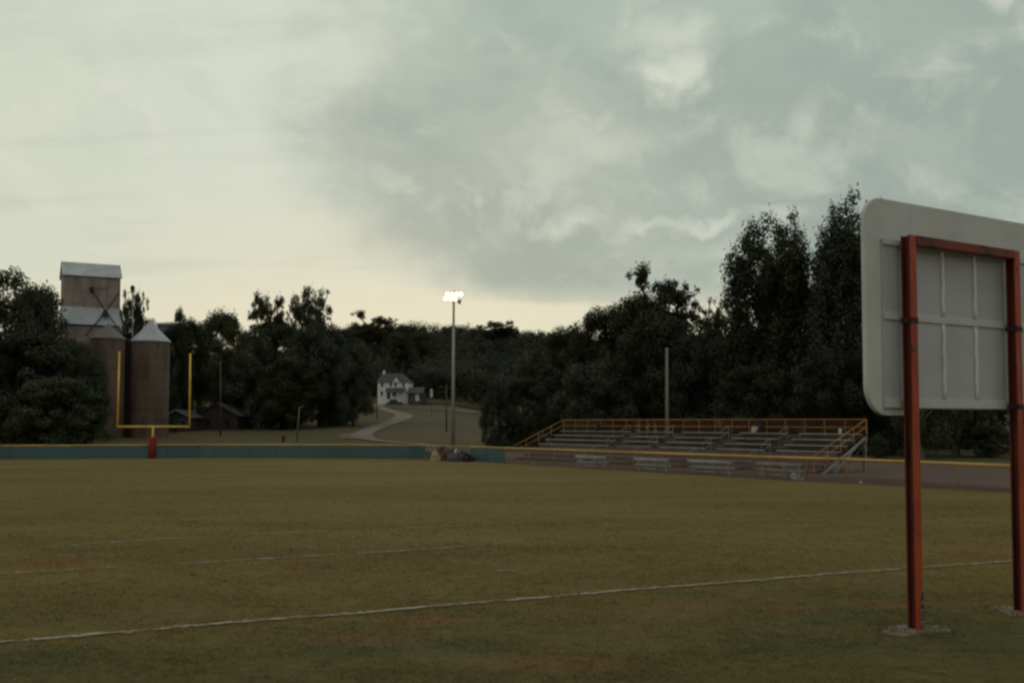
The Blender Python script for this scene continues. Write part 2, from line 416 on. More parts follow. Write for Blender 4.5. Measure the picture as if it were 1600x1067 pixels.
# ------------------------------------------------------------------ ground
az = np.radians(np.concatenate([np.linspace(-180, -62, 14)[:-1], np.linspace(-62, 62, 311), np.linspace(62, 180, 14)[1:]]))
rr = np.concatenate([[0.0], np.geomspace(4, 4500, 190)])
A, Rr = np.meshgrid(az, rr, indexing='ij')
gx = Rr*np.sin(A); gy = Rr*np.cos(A); gz = terrain_np(gx, gy)-.03
nv = np.stack([gx, gy, gz], -1).reshape(-1, 3); na, nr = A.shape
ii, jj = np.meshgrid(np.arange(na-1), np.arange(nr-1), indexing='ij')
q = np.stack([ii*nr+jj, ii*nr+jj+1, (ii+1)*nr+jj+1, (ii+1)*nr+jj], -1)[..., ::-1].reshape(-1)
structure('ground', mesh_np('ground', nv, q, 4), 'ground', smooth=True)

# fence line (foot of the wall and the chain-link fence), from the left of the picture to the right
WALL_PX = [(-160, 720.5), (0, 717.6), (160, 716), (310, 715.2), (470, 715.3), (600, 716), (656, 716.6)]
GATE_PX = [(680, 717.6), (733, 720)]
WALL2_PX = [(735, 720.2), (788, 722.8)]
LINK_PX = [(788, 722.8), (1000, 734), (1200, 744.5), (1322, 750), (1420, 756), (1580, 766), (1760, 779)]
g0 = lambda L: [gnd(x, y) for x, y in L]
wall, gate, wall2, link = g0(WALL_PX), g0(GATE_PX), g0(WALL2_PX), g0(LINK_PX)
edge = g0([(788, 724), (1000, 736.5), (1240, 752), (1330, 756), (1420, 761), (1580, 770), (1760, 784)])
mb = MB()
front = [Vector((-95, -25, 0)), Vector((70, -25, 0)), Vector((70, 34, 0))]
ring = front+list(reversed(edge))+[wall2[0]]+[gate[0]]+list(reversed(wall))+[Vector((-95, 84, 0))]
# field as a fan of strips so shading stays even
mb.v = ring; mb.f = [tuple(range(len(ring)))]
structure('field', mb, 'field')
def strip(name, A_, B_, z, mat):
    mb = MB()
    for i in range(len(A_)-1):
        a, b, c, d = A_[i], A_[i+1], B_[i+1], B_[i]
        mb.quad((a.x, a.y, z), (b.x, b.y, z), (c.x, c.y, z), (d.x, d.y, z))
    return structure(name, mb, mat)
dj = lambda L, a: [p+Vector((rnd.uniform(-a, a), rnd.uniform(-a, a), 0)) for p in L]
xs = [788, 850, 920, 1000, 1080, 1160, 1240, 1330, 1420, 1500, 1580, 1680, 1760]
eo = [(788, 724), (1000, 736.5), (1240, 752), (1330, 756), (1420, 761), (1580, 770), (1760, 784)]
up = [(788, 713), (1000, 724), (1240, 741.5), (1330, 743.5), (1450, 752), (1580, 763), (1760, 777)]
far = [(788, 697.5), (1000, 706), (1240, 713), (1330, 716), (1450, 722), (1580, 730), (1760, 740)]
def rs(L): return [gnd(x, np.interp(x, [p[0] for p in L], [p[1] for p in L])) for x in xs]
E1, E2, E3 = dj(rs(eo), .12), dj(rs(up), .2), rs(far)
strip('dirt_strip', E1, E2, .004, 'dirt')
strip('track', E2, E3, .004, 'track')
# warning strip of bare earth behind the wall gate
strip('earth_strip', g0([(560, 702), (660, 701), (735, 704), (788, 708)]), g0([(560, 694), (660, 692.5), (735, 694.5), (788, 697)]), .0, 'dirt')

# white yard lines: broken chalk strips lying on the turf
def chalk(name, pts, w, keep, seed):
    rg = random.Random(seed); mb = MB()
    P = [gnd(*p) for p in pts]
    for a, b in zip(P[:-1], P[1:]):
        L = (b-a).length; d = (b-a)/L; nrm = Vector((-d.y, d.x, 0)); s = 0
        ph = [(rg.uniform(.25, .6), rg.uniform(0, 6.3)), (rg.uniform(.9, 1.7), rg.uniform(0, 6.3)), (rg.uniform(2.5, 5), rg.uniform(0, 6.3))]
        while s < L:
            dn = keep+.18*math.sin(s*ph[0][0]+ph[0][1])+.14*math.sin(s*ph[1][0]+ph[1][1])+.12*math.sin(s*ph[2][0]+ph[2][1])
            for _ in range(5):
                if rg.random() > dn: continue
                ln = rg.uniform(.05, .26); w1 = w*rg.uniform(.10, .34); j = rg.gauss(0, .26)*w
                p = a+d*(s+rg.uniform(-.05, .05))+nrm*j; q = p+d*ln+nrm*rg.uniform(-.12, .12)*w
                z = Vector((0, 0, .020+rg.uniform(0, .008)))
                mb.quad(p-nrm*w1/2+z, q-nrm*w1*rg.uniform(.4, 1.1)/2+z, q+nrm*w1*.6/2+z, p+nrm*w1*rg.uniform(.7, 1.1)/2+z)
            s += .085
    return structure(name, mb, 'chalk')
LINE1 = [(-120, 1014), (0, 1004), (200, 988), (400, 970), (560, 959), (700, 946), (850, 934), (1000, 921), (1150, 910), (1300, 897), (1420, 888.5), (1600, 876), (1750, 865)]
chalk('end_line', LINE1, .165, .72, 1)
chalk('goal_line', [(-60, 902), (0, 897), (150, 888.5), (300, 880.5), (440, 872), (560, 865), (650, 859.5), (720, 855)], .15, .36, 2)
chalk('yard_line', [(0, 858), (110, 852.5), (200, 846), (300, 840), (390, 834.5), (500, 831), (590, 828.5)], .15, .20, 3)
chalk('yard_line', [(600, 828), (690, 823), (760, 819.5), (860, 815)], .15, .12, 4)
chalk('hash_mark', [(778, 892.5), (796, 892)], .12, 1, 5)
chalk('yard_line', [(1560, 823), (1640, 819)], .15, .2, 6)

# gravel road up to the house, draped on the slope
def drape(name, pts, widths, mat, lift):
    P = [hit(*p) for p in pts]
    Q = []
    for i in range(len(P)-1):
        for k in range(8):
            t = k/8; p0 = P[max(i-1, 0)]; p1 = P[i]; p2 = P[i+1]; p3 = P[min(i+2, len(P)-1)]
            v = .5*((2*p1)+(p2-p0)*t+(2*p0-5*p1+4*p2-p3)*t*t+(3*p1-p0-3*p2+p3)*t**3)
            Q.append((v, widths[i]*(1-t)+widths[i+1]*t))
    Q.append((P[-1], widths[-1]))
    mb = MB(); prev = None
    for i, (v, w) in enumerate(Q):
        d = (Q[min(i+1, len(Q)-1)][0]-Q[max(i-1, 0)][0]); d.z = 0; d.normalize(); nrm = Vector((-d.y, d.x, 0))
        row = []
        for s in (-.5, -.25, 0, .25, .5):
            w_ = w*(1+.05*math.sin(i*.37+s*5)+.03*math.sin(i*.83+s*9)); p = v+nrm*w_*s; row.append(Vector((p.x, p.y, H(p.x, p.y)+lift)))
        if prev:
            for k in range(4): mb.quad(prev[k], row[k], row[k+1], prev[k+1])
        prev = row
    return structure(name, mb, mat, smooth=True)
drape('gravel_road', [(672, 696), (640, 693.5), (605, 690.5), (578, 687), (565, 681), (574, 674), (592, 667), (612, 660), (628, 653), (630, 648), (614, 643.5), (600, 639), (590, 634), (586, 630)],
      [1.5, 1.6, 1.8, 2.4, 3.3, 3.2, 3.2, 3.6, 4.4, 4.2, 3.4, 3.4, 3.2, 2.6], 'road', .09)
drape('dirt_path', [(586, 636), (615, 636.5), (660, 638), (700, 639.5), (752, 641)], [5, 4.5, 5, 6, 6], 'path', .12)
drape('side_track', [(567, 679), (556, 678), (546, 682), (541, 686)], [4, 4, 3.5, 2], 'path', .06)

# ------------------------------------------------------------------ outfield wall and chain-link fence
WH = 1.25
def seg_frames(P):
    for a, b in zip(P[:-1], P[1:]):
        d = (b-a).normalized(); yield a, b, d, Vector((-d.y, d.x, 0))
def padded_wall(P, label):
    r = thing('outfield_wall', label, 'wall', P[0])
    m1, m2 = MB(), MB()
    for a, b, d, nrm in seg_frames(P):
        L = (b-a).length; k = max(1, round(L/2.44))
        for i in range(k):
            p, q = a+d*(L*i/k+.012)+nrm*rnd.uniform(-.012, .012), a+d*(L*(i+1)/k-.012)+nrm*rnd.uniform(-.012, .012)
            m1.bar(p+Vector((0, 0, (WH-.1)/2)), q+Vector((0, 0, (WH-.1)/2)), .07, WH-.1)
        m2.tube([a.lerp(b, i/(2*k))+Vector((rnd.uniform(-.01, .01), rnd.uniform(-.015, .015), WH-.04+rnd.uniform(-.016, .012))) for i in range(2*k+1)], .085, 10)
    obj('pad_panel', m1, 'teal', r, True); obj('yellow_cap', m2, 'cap', r, True, smooth=True)
    m3 = MB()
    for a, b, d, nrm in seg_frames(P):
        L = (b-a).length; k = max(1, round(L/2.44))
        for i in range(k): 
            p = a+d*(L*i/k)+nrm*.09; m3.tube([p, p+Vector((0, 0, WH-.06))], .04, 6)
    obj('support_post', m3, 'galv', r, True); return r
padded_wall(wall+[gnd(664, 717)], 'long teal padded outfield wall with yellow cap behind the goal post')
padded_wall(wall2, 'short teal padded wall section between the gate and chain-link fence')
def link_mesh(P, h, step, wd, lift=.03):
    m_ = MB(); 
    for a, b, d, nrm in seg_frames(P):
        L = (b-a).length; k = int(L/step)
        for i in range(-int(h/step), k):
            for sg in (1, -1):
                s0, s1 = i*step, i*step+h
                z0, z1 = (0, h) if sg > 0 else (h, 0)
                def cl(s): return z0+(z1-z0)*(s-s0)/(s1-s0)
                A_, B_ = max(s0, 0), min(s1, L)
                if B_-A_ < .02: continue
                p, q = a+d*A_+Vector((0, 0, lift+cl(A_))), a+d*B_+Vector((0, 0, lift+cl(B_)))
                w = Vector((0, 0, wd)); off = nrm*(.004*sg)
                m_.quad(p-w+off, q-w+off, q+w+off, p+w+off)
    return m_
fr = thing('chain_link_fence', 'low chain-link fence with yellow pad along its top before the bleachers', 'fence', link[0])
obj('wire_mesh', link_mesh(link, WH-.1, .11, .0052), 'wire', fr, True)
m2 = MB()
for a, b, d, nrm in seg_frames(link): m2.tube([a+Vector((0, 0, WH-.05)), b+Vector((0, 0, WH-.05))], .095, 10)
obj('yellow_cap', m2, 'cap', fr, True, smooth=True)
acc = 0
for a, b, d, nrm in seg_frames(link):
    L = (b-a).length; k = max(1, round(L/3.0))
    for i in range(k):
        p = a+d*(L*i/k)+nrm*.08
        obj('fence_post', MB().tube([p, p+Vector((0, 0, WH-.1))], .035, 8), 'orange_rail', fr, True, smooth=True)
gt = thing('field_gate', 'chain-link gate with yellow top rail between the two teal walls', 'gate', gate[0])
GP = [gnd(664.5, 717), gate[0], gate[1]]
obj('wire_mesh', link_mesh(GP, WH-.15, .11, .006), 'wire', gt, True)
m2 = MB()
for a, b, d, nrm in seg_frames(GP): m2.tube([a+Vector((0, 0, WH-.05)), b+Vector((0, 0, WH-.05))], .06, 8)
obj('top_rail', m2, 'cap', gt, True, smooth=True)
for p in GP: obj('gate_post', MB().tube([p+Vector((.05, .05, 0)), p+Vector((.05, .05, WH))], .05, 8), 'galv', gt, True)

# ------------------------------------------------------------------ goal post
gp = gnd(238, 715.6); Yg = gp.y
g = thing('goal_post', 'yellow football goal post with red padded base before the teal wall', 'goal post', gp)
pl, pr = at(183.5, 666.5, Yg), at(296, 665, Yg+.6)
zc = pl.z
tl, tr = at(185.2, 549, Yg), at(295.3, 552, Yg+.6)
cr = .10
obj('crossbar', MB().tube([pl, Vector((pr.x, pr.y, zc))], cr, 12), 'yellow', g, True, smooth=True)
obj('upright', MB().tube([pl+Vector((0, 0, -cr)), Vector((pl.x+.06, pl.y, tl.z))], .09, 12), 'yellow', g, True, smooth=True)
obj('upright', MB().tube([Vector((pr.x, pr.y, zc-cr)), Vector((pr.x-.02, pr.y, tr.z))], .09, 12), 'yellow', g, True, smooth=True)
mid = (pl+pr)/2
neck = [gp+Vector((0, 0, 1.2)), gp+Vector((0, 0, 1.9)), gp+Vector((.03, -.05, 2.4)), Vector((mid.x, mid.y-.1, zc-.02))]
obj('gooseneck', MB().tube(neck, .105, 12), 'yellow', g, True, smooth=True)
obj('base_pad', MB().lathe(gp, [(.30, 0), (.36, .05), (.36, 1.85), (.31, 1.98), (.12, 2.0)], 16), 'redpad', g, True, smooth=True)

# ------------------------------------------------------------------ light pole with lit floodlights
lp = hit(707.5, 703, 92); lp.z = 0 if lp.y < 108 else lp.z
Yl = lp.y
top = at(709, 474, Yl)
L_ = thing('light_pole', 'tall grey stadium light pole with glowing floodlights behind the gate', 'light pole', lp)
obj('pole', MB().tube([lp, lp.lerp(top, .5), top+Vector((0, 0, .2))], [.24, .19, .12], 12), 'pole', L_, True, smooth=True)
obj('pole_collar', MB().lathe(lp, [(.36, 0), (.36, .25), (.26, .4)], 16), 'concrete', L_, True)
for z_, half in ((.35, .95), (1.0, .95)):
    obj('crossarm', MB().bar(top+Vector((-half, 0, z_)), top+Vector((half, 0, z_)), .12, .12), 'galv', L_, True)
obj('mast_head', MB().bar(top+Vector((0, 0, 0)), top+Vector((0, 0, 1.5)), .14, .14), 'galv', L_, True)
k = 0
for z_, xs_ in ((.52, (-.88, -.34, .20)), (1.02, (-.64, -.10, .44, .86))):
    for x_ in xs_:
        c = top+Vector((x_-.05, -.22, z_))
        fl = obj('floodlight', MB().lathe((0, 0, 0), [(.10, .26), (.22, .16), (.36, .0), (.38, -.05), (.34, -.05)], 16, False), 'galv', L_, smooth=True)
        fl.location = c-L_.location; fl.rotation_euler = (R(-70), 0, R(8*x_))
        obj('lens', MB().blob((0, 0, -.03), (.335, .335, -.05), 3, 0, 16, 4), 'lamp', fl, smooth=True)
# unlit lamp turned away on the right arm
fl = obj('floodlight', MB().lathe((0, 0, 0), [(.10, .2), (.18, .12), (.24, .0), (.21, -.03)], 14), 'galv', L_, smooth=True)
fl.location = top+Vector((.62, .12, .12))-L_.location; fl.rotation_euler = (R(60), 0, R(40))
fl['label'] = 'unlit floodlight turned away under the right arm'

# ------------------------------------------------------------------ scoreboard, seen from behind
TH = R(31.5)
P1 = gnd(1430, 984)
sb = thing('scoreboard', 'white scoreboard seen from behind on two rust red steel posts', 'scoreboard', P1, TH)
FC = Face(P1, TH)
PS, PW, PD = 2.93, .16, .165
def ibeam(p0, p1, w, d, fl_=.03, web=.03):
    """Steel column standing along z at local x = p0.x; flanges face the board."""
    m_ = MB(); x, y = p0[0], p0[1]; zc_, hh = (p0[2]+p1[2])/2, p1[2]-p0[2]
    m_.box((x, y-d/2+fl_/2, zc_), (w, fl_, hh)); m_.box((x, y+d/2-fl_/2, zc_), (w, fl_, hh))
    m_.box((x, y, zc_), (web, d-2*fl_, hh)); return m_
_, ztop = FC.px(1433, 371)
for s in (0.0, PS):
    pst = obj('post', ibeam((s, 0, -.3), (s, 0, ztop-.0), PW, PD), 'post_shaded_web', sb, bevel=.004)
    obj('front_flange', MB().box((s, -PD/2-.006, (ztop-.3)/2), (PW, .024, ztop+.3)), 'post', pst, bevel=.004)
    dz = 0.0
    for z_ in (5.06,) if s == 0.0 else (5.06, 3.66):
        m_ = MB().box((s-.005, -PD/2-.026, z_), (PW+.012, .014, .085)).box((s-PW/2-.012, .0, z_), (.012, PD+.03, .085))
        obj('clamp_bracket', m_, 'bracket', pst)
    if s == 0.0:
        m_ = MB().box((s+.058, -PD/2-.021, .27), (.062, .006, .42)).box((s+.062, -PD/2-.0215, .55), (.05, .006, .13))
        obj('bare_patch', m_, 'primer', pst)
_, zt = FC.px(1500, 380)
obj('top_beam', MB().box((PS/2, -.012, ztop-.075), (PS-PW-.006, .21, .15)), 'beam', sb, bevel=.006)
# outer sheet with rounded corners; its foot steps up between the posts
BO = .22
xl, _ = FC.px(1347, 480, BO); _, z1 = FC.px(1400, 314, BO); _, z0 = FC.px(1395, 649, BO); _, z0b = FC.px(1500, 638.5, BO)
xr = PS+1.6
def arc(cx, cz, r, a0, y, seg=12): return [Vector((cx+r*math.cos(R(a0+90*k/seg)), y, cz+r*math.sin(R(a0+90*k/seg)))) for k in range(seg+1)]
xl += .10
def outline(y):
    r = .44
    return arc(xr-r, z0b+r, r, -90, y)+arc(xr-r, z1-r, r, 0, y)+arc(xl+.40, z1-.40, .40, 90, y)+arc(xl+.5, z0+.5, .5, 180, y)+[Vector((.12, y, z0)), Vector((.14, y, z0b))]
obj('outer_sheet', MB().prism(outline(BO), (0, .09, 0)), 'board', sb, bevel=.012)
IN = BO-.035
xi, _ = FC.px(1379, 450, IN); _, zi1 = FC.px(1390, 374, IN); _, zi0 = FC.px(1500, 639.5, IN)
zm = FC.px(1500, 503, IN)[1]
xe = xr-(xi-xl)
cuts_ = [xi, .12, PS-.02, xe]
for a, b_ in zip(cuts_[:-1], cuts_[1:]):
    obj('cabinet_panel', MB().box(((a+b_)/2, BO-.014, (zi0+zi1)/2), (b_-a-.012, .028, zi1-zi0)), 'board_in', sb, bevel=.005)
for z_, hgt in ((zi1-.05, .10), (zm, .12), (zi0+.09, .15)):
    m_ = MB().box(((xi+xe)/2, BO-.045, z_), (xe-xi-.02, .034, hgt))
    obj('girder', m_, 'board_gird', sb, bevel=.006)
r1, _ = FC.px(1473, 440, .17); r2, _ = FC.px(1523, 440, .17)
for rx in (r1, r2):
    zt_ = zi1-.10
    for (a, b_) in ((zm+.07, zt_), (zi0+.17, zm-.07)):
        pts = [Vector((rx+.012*math.sin(k*2.1), BO-.045+.03*(k/8-.5)**2, a+(b_-a)*k/8)) for k in range(9)]
        obj('rib', MB().tube(pts, .034, 8), 'rib', sb, smooth=True)
# concrete footings flush in the turf
def footing(c, seed, sc=1.0):
    rg = random.Random(seed); m_ = MB(); n_ = 40; ctr = len(m_.v)
    rows = []
    for (rr_, zz) in ((0, .042), (.55, .04), (.9, .028), (1.0, -.06)):
        row = []
        for t in range(n_):
            an = 2*math.pi*t/n_
            k = .50+.10*math.sin(2*an+seed)+.06*math.sin(3*an+seed*2)+rg.uniform(-.035, .035)
            row.append(Vector((c[0]+rr_*k*1.15*math.cos(an)*sc, c[1]+rr_*k*.95*math.sin(an)*sc, c[2]+zz+(rg.uniform(-.012, .012) if rr_ else 0))))
        rows.append(row)
    for a, b_ in zip(rows[:-1], rows[1:]):
        for t in range(n_):
            u = (t+1) % n_; m_.quad(a[t], b_[t], b_[u], a[u])
    return m_
for s, sd in ((0.0, 2), (PS, 5)):
    obj('concrete_footing', footing((s, 0, -.01), sd), 'concrete', sb)

# ------------------------------------------------------------------ bleachers
Fp = gnd(1272, 741); Ld = Vector((-.605, .797, 0)).normalized(); Nd = Vector((.797, .605, 0)).normalized(); D, LEN = 5.84, 31.8
W = lambda s, t, z: Fp+Ld*s+Nd*t+Vector((0, 0, z))
bl = thing('bleachers', 'long low bleachers with grey seat rows and orange guard rails', 'bleachers', Fp)
def s_for_col(col, t):
    a = (col-800)/F_PX; P = Fp+Nd*t
    return (P.x-a*P.y)/(a*Ld.y-Ld.x)
aisles = sorted(s_for_col(c, 5.0) for c in (985, 1052, 1140, 1232))
cuts = [0.15]
for a in aisles: cuts += [a-.6, a+.6]
cuts.append(LEN-.15)
rows = [(5.45-.85*k, 2.51-.386*k) for k in range(7)]
for ri, (t, z) in enumerate(rows):
    for i in range(0, len(cuts), 2):
        obj('seat_plank', MB().bar(W(cuts[i], t, z), W(cuts[i+1], t, z), .28, .06), 'alu' if ri < 4 else 'worn_plank', bl, True)
    if ri >= 3: obj('front_board', MB().bar(W(.2, t-.10, z-.235), W(LEN-.2, t-.10, z-.235), .03, .30), 'brown_board', bl, True)
    obj('footboard', MB().bar(W(.15, t-.36, z-.36), W(LEN-.15, t-.36, z-.36), .66, .04), 'footboard', bl, True)
    obj('riser', MB().bar(W(.15, t+.16, z-.17), W(LEN-.15, t+.16, z-.17), .02, .22), 'footboard', bl, True)
for k in range(12):
    s = .2+(LEN-.4)*k/11
    m_ = MB().bar(W(s, .1, -.35), W(s, 5.8, 2.0), .08, .14)
    m_.bar(W(s, 5.75, 0), W(s, 5.75, 2.5), .08, .08); m_.bar(W(s, 3.2, 0), W(s, 3.2, 1.35), .07, .07); m_.bar(W(s, .2, 0), W(s, .2, .15), .07, .07)
    m_.bar(W(s, 3.2, .05), W(s, 5.7, 1.7), .05, .05); m_.bar(W(s, .1, .04), W(s, 5.8, .04), .07, .07)
    obj('stringer_frame', m_, 'footboard', bl, True)
gz = 3.53
obj('guard_rail', MB().tube([W(0, D, gz), W(LEN, D, gz)], .032, 8), 'orange_rail', bl, True, smooth=True)
obj('guard_rail', MB().tube([W(0, D, gz-.55), W(LEN, D, gz-.55)], .028, 8), 'orange_rail', bl, True, smooth=True)
npst = 19
for k in range(npst+1):
    s = LEN*k/npst
    obj('rail_post', MB().tube([W(s, D+.05, 2.0), W(s, D+.05, gz+.0)], .03, 8), 'orange_rail', bl, True)
for s in (0.0, LEN):
    zt = lambda t: gz-(gz-1.18)*(D-t)/D
    obj('end_rail', MB().tube([W(s, 0.0, zt(0)), W(s, D, zt(D))], .032, 8), 'orange_rail', bl, True, smooth=True)
    obj('end_rail', MB().tube([W(s, 0.0, zt(0)-.5), W(s, D, zt(D)-.5)], .028, 8), 'orange_rail', bl, True, smooth=True)
    for k in range(5):
        t = D*k/4; base = .43*t+.1 if k else 0
        obj('end_post', MB().tube([W(s, t, base), W(s, t, zt(t))], .03, 8), 'orange_rail', bl, True)
bm_ = MB()
h_ = 1.0; step = .14
for i in range(-int(h_/step), int(LEN/step)):
    for sg in (1, -1):
        s0 = i*step; A_, B_ = max(s0, 0), min(s0+h_, LEN)
        if B_-A_ < .02: continue
        z_ = lambda s: (s-s0) if sg > 0 else h_-(s-s0)
        w = Vector((0, 0, .009)); p, q = W(A_, D+.03*sg*.2, gz-1.02+z_(A_)), W(B_, D+.03*sg*.2, gz-1.02+z_(B_))
        bm_.quad(p-w, q-w, q+w, p+w)
obj('back_mesh', bm_, 'brown_wire', bl, True)
for ai, a in enumerate(aisles):
    for t0 in (3.9, 1.9, .3) if ai in (0, 1) else (4.0, 2.2, .5):
        z0_ = 2.51-.386*(5.45-t0)/.85; dz = .386/.85*.95
        A0, B0 = W(a, t0, z0_-.3), W(a, t0+.95, z0_+dz-.3)
        up_ = Vector((0, 0, 1.12))
        m_ = MB().tube([A0, A0+up_, B0+up_, B0], .026, 8).tube([A0+Vector((0, 0, .65)), B0+Vector((0, 0, .65))], .022, 8)
        obj('aisle_handrail', m_, 'rail_grey', bl, True)
# end stair bracing seen at the right
m_ = MB()
m_.bar(W(-.35, .4, 0), W(-.35, 5.2, 2.3), .05, .12).bar(W(-.35, 1.6, 0), W(-.35, 4.6, 2.0), .05, .06).bar(W(-.35, 3.4, 0), W(-.35, 3.4, 1.5), .05, .05).bar(W(-.35, 5.2, 0), W(-.35, 5.2, 2.3), .06, .06)
obj('end_brace', m_, 'galv', bl, True)

# team benches between the fence and the bleachers
def bench(c0, c1, py0, py1, label, mat='alu'):
    a, b = gnd(c0, py0), gnd(c1, py1)
    d = (b-a).normalized(); nrm = Vector((-d.y, d.x, 0))
    if nrm.y < 0: nrm = -nrm
    r = thing('team_bench', label, 'bench', (a+b)/2, 0, 'team benches behind the chain-link fence')
    Z = lambda z: Vector((0, 0, z))
    obj('seat', MB().bar(a+Z(.44), b+Z(.44), .3, .05), mat, r, True)
    obj('backrest', MB().bar(a+Z(.84)-nrm*.22, b+Z(.84)-nrm*.22, .05, .16), mat, r, True)
    obj('foot_rail', MB().bar(a+Z(.18)+nrm*.02, b+Z(.18)+nrm*.02, .05, .05), 'galv', r, True)
    for k in (.14, .62, .94):
        p = a.lerp(b, k)
        obj('leg', MB().bar(p-nrm*.2, p-nrm*.2+Z(.86), .07, .07).bar(p+nrm*.14, p+nrm*.14+Z(.42), .06, .06).bar(p-nrm*.2+Z(.4), p+nrm*.14+Z(.4), .05, .05), 'galv', r, True)
    return r
bench(902, 950, 730.5, 732.6, 'aluminium team bench farthest along the fence, near the teal wall')
bench(994, 1048, 735, 738.5, 'second aluminium team bench from the teal wall')
bench(1078, 1146, 739, 743, 'long bright aluminium team bench, third from the teal wall')
bench(1186, 1256, 744.5, 748.5, 'dull team bench closest to the scoreboard, below the last aisle', 'rail_grey')
# things left on the bleachers and the ground
jk = at(932, 672, W(s_for_col(932, 5.6), 5.6, 0).y)
def cloth(name, label, cat, c, r, mat, seed):
    o = obj(name, MB().blob((0, 0, 0), r, seed, .35, 18, 10), mat, smooth=True); o.location = c
    return tag(o, label, cat)
cloth('jacket', 'dark jacket left on the top bleacher row by the first aisle', 'jacket', W(s_for_col(934, 5.45), 5.5, 2.53), (.22, .2, .75), 'dark_cloth', 4)
cloth('bag', 'cream cloth bag sitting on the top bleacher row', 'bag', W(s_for_col(1179, 5.45), 5.45, 2.54), (.3, .22, .42), 'cream_cloth', 6)
cloth('coat', 'dark coat heaped beside the cream bag on the top row', 'coat', W(s_for_col(1187, 5.45), 5.6, 2.54), (.3, .2, .66), 'dark_cloth', 9)
pc = W(s_for_col(1312, 5.5), 5.5, 2.54)
obj_c = obj('drink_cooler', MB().lathe((0, 0, 0), [(.09, 0), (.11, .03), (.11, .26), (.12, .27), (.12, .32), (.04, .35)], 16), 'white_plain', smooth=True)
obj_c.location = pc; tag(obj_c, 'small white drinks cooler standing on the top row near the right end', 'cooler')
for (px, py, lab, sd, rr_) in ((1240, 747, 'crumpled white paper bag on the dirt below the bleachers', 3, (.16, .12, .28)), (1247, 749.5, 'flat grey rag on the dirt beside the white paper bag', 5, (.34, .2, .1)), (1345, 754.5, 'tiny white paper cup on the dirt strip past the bleachers', 8, (.06, .06, .1))):
    o = obj('paper_bag' if sd == 3 else ('rag' if sd == 5 else 'paper_cup'), MB().blob((0, 0, 0), rr_, sd, .4), 'grey_sheet' if sd == 5 else 'white_plain'); o.location = gnd(px, py)
    tag(o, lab, 'rag' if sd == 5 else 'litter')

# pale timber pole rising behind the bleachers
pb = hit(1042, 690, 70); pb = Vector((at(1042, 660, 88).x, 88, 0))
pp = thing('flagpole', 'bare pale pole standing up behind the bleachers', 'pole', pb)
tp = at(1042, 545, 88)
obj('shaft', MB().tube([pb, tp], [.17, .13], 12), 'pale_pole', pp, True, smooth=True)
obj('pole_cap', MB().lathe(tp, [(.15, -.05), (.15, .03), (.04, .07)], 12), 'galv', pp, True)

# ------------------------------------------------------------------ heap by the wall gate
def put(name, label, cat, mb, mat, loc, rz=0, smooth=False, bevel=0):
    o = obj(name, mb, mat, smooth=smooth, bevel=bevel); o.location = loc; o.rotation_euler = (0, 0, rz); return tag(o, label, cat)
put('grey_board', 'grey board leaning on the end of the teal wall', 'board', MB().box((0, 0, .38), (.75, .06, .72), (Vector((1, 0, 0)), Vector((0, .95, .3)), Vector((0, -.3, .95)))), 'grey_sheet', gnd(670, 717.5)+Vector((0, -.1, 0)), .1, bevel=.01)
sk = thing('straw_bale', 'pale tan straw bale standing at the left of the junk heap', 'bale', gnd(680, 721))
obj('bale', MB().blob((0, 0, 0), (.36, .3, .92), 11, .25, 18, 10), 'tan', sk, smooth=True)
obj('cord', MB().lathe((0, 0, .45), [(.34, -.02), (.36, 0), (.34, .02)], 18, False), 'brown_soil', sk)
put('sack', 'pale sack lying on the brown soil heap', 'sack', MB().blob((0, 0, 0), (.32, .28, .3), 21, .3, 16, 8), 'tan', gnd(686, 719)+Vector((.05, .2, .72)), .4, True)
put('soil_heap', 'brown soil heap in front of the wall gate', 'heap', MB().blob((0, 0, 0), (1.0, .7, 1.0), 13, .35, 24, 12), 'brown_soil', gnd(692, 719), 0, True)
put('stump', 'brown tree stump standing between soil heap and light pole', 'stump', MB().lathe((0, 0, 0), [(.42, 0), (.34, .2), (.31, 1.0), (.25, 1.08), (.1, 1.05)], 14), 'brown_soil', gnd(703, 719.5), 0, True)
put('white_post', 'leaning white post beside the light pole', 'post', MB().tube([(-.22, 0, 0), (.1, .05, 1.05)], .07, 8), 'white_plain', gnd(711, 720), 0, True)
put('tarpaulin', 'dark crumpled tarpaulin mound at the right of the junk heap', 'tarpaulin', MB().blob((0, 0, 0), (.95, .7, .78), 17, .35, 24, 12), 'dark_tarp', gnd(720, 720.8), 0, True)
put('tyre', 'dark rubber tyre lying against the tarpaulin', 'tyre', MB().tube([(.3*math.cos(a*.3142*1), .06*math.sin(a), .34+.3*math.sin(a*.3142)) for a in range(20)]+[(.3, 0, .34)], .1, 10), 'black', gnd(729, 721.5), .3, True)

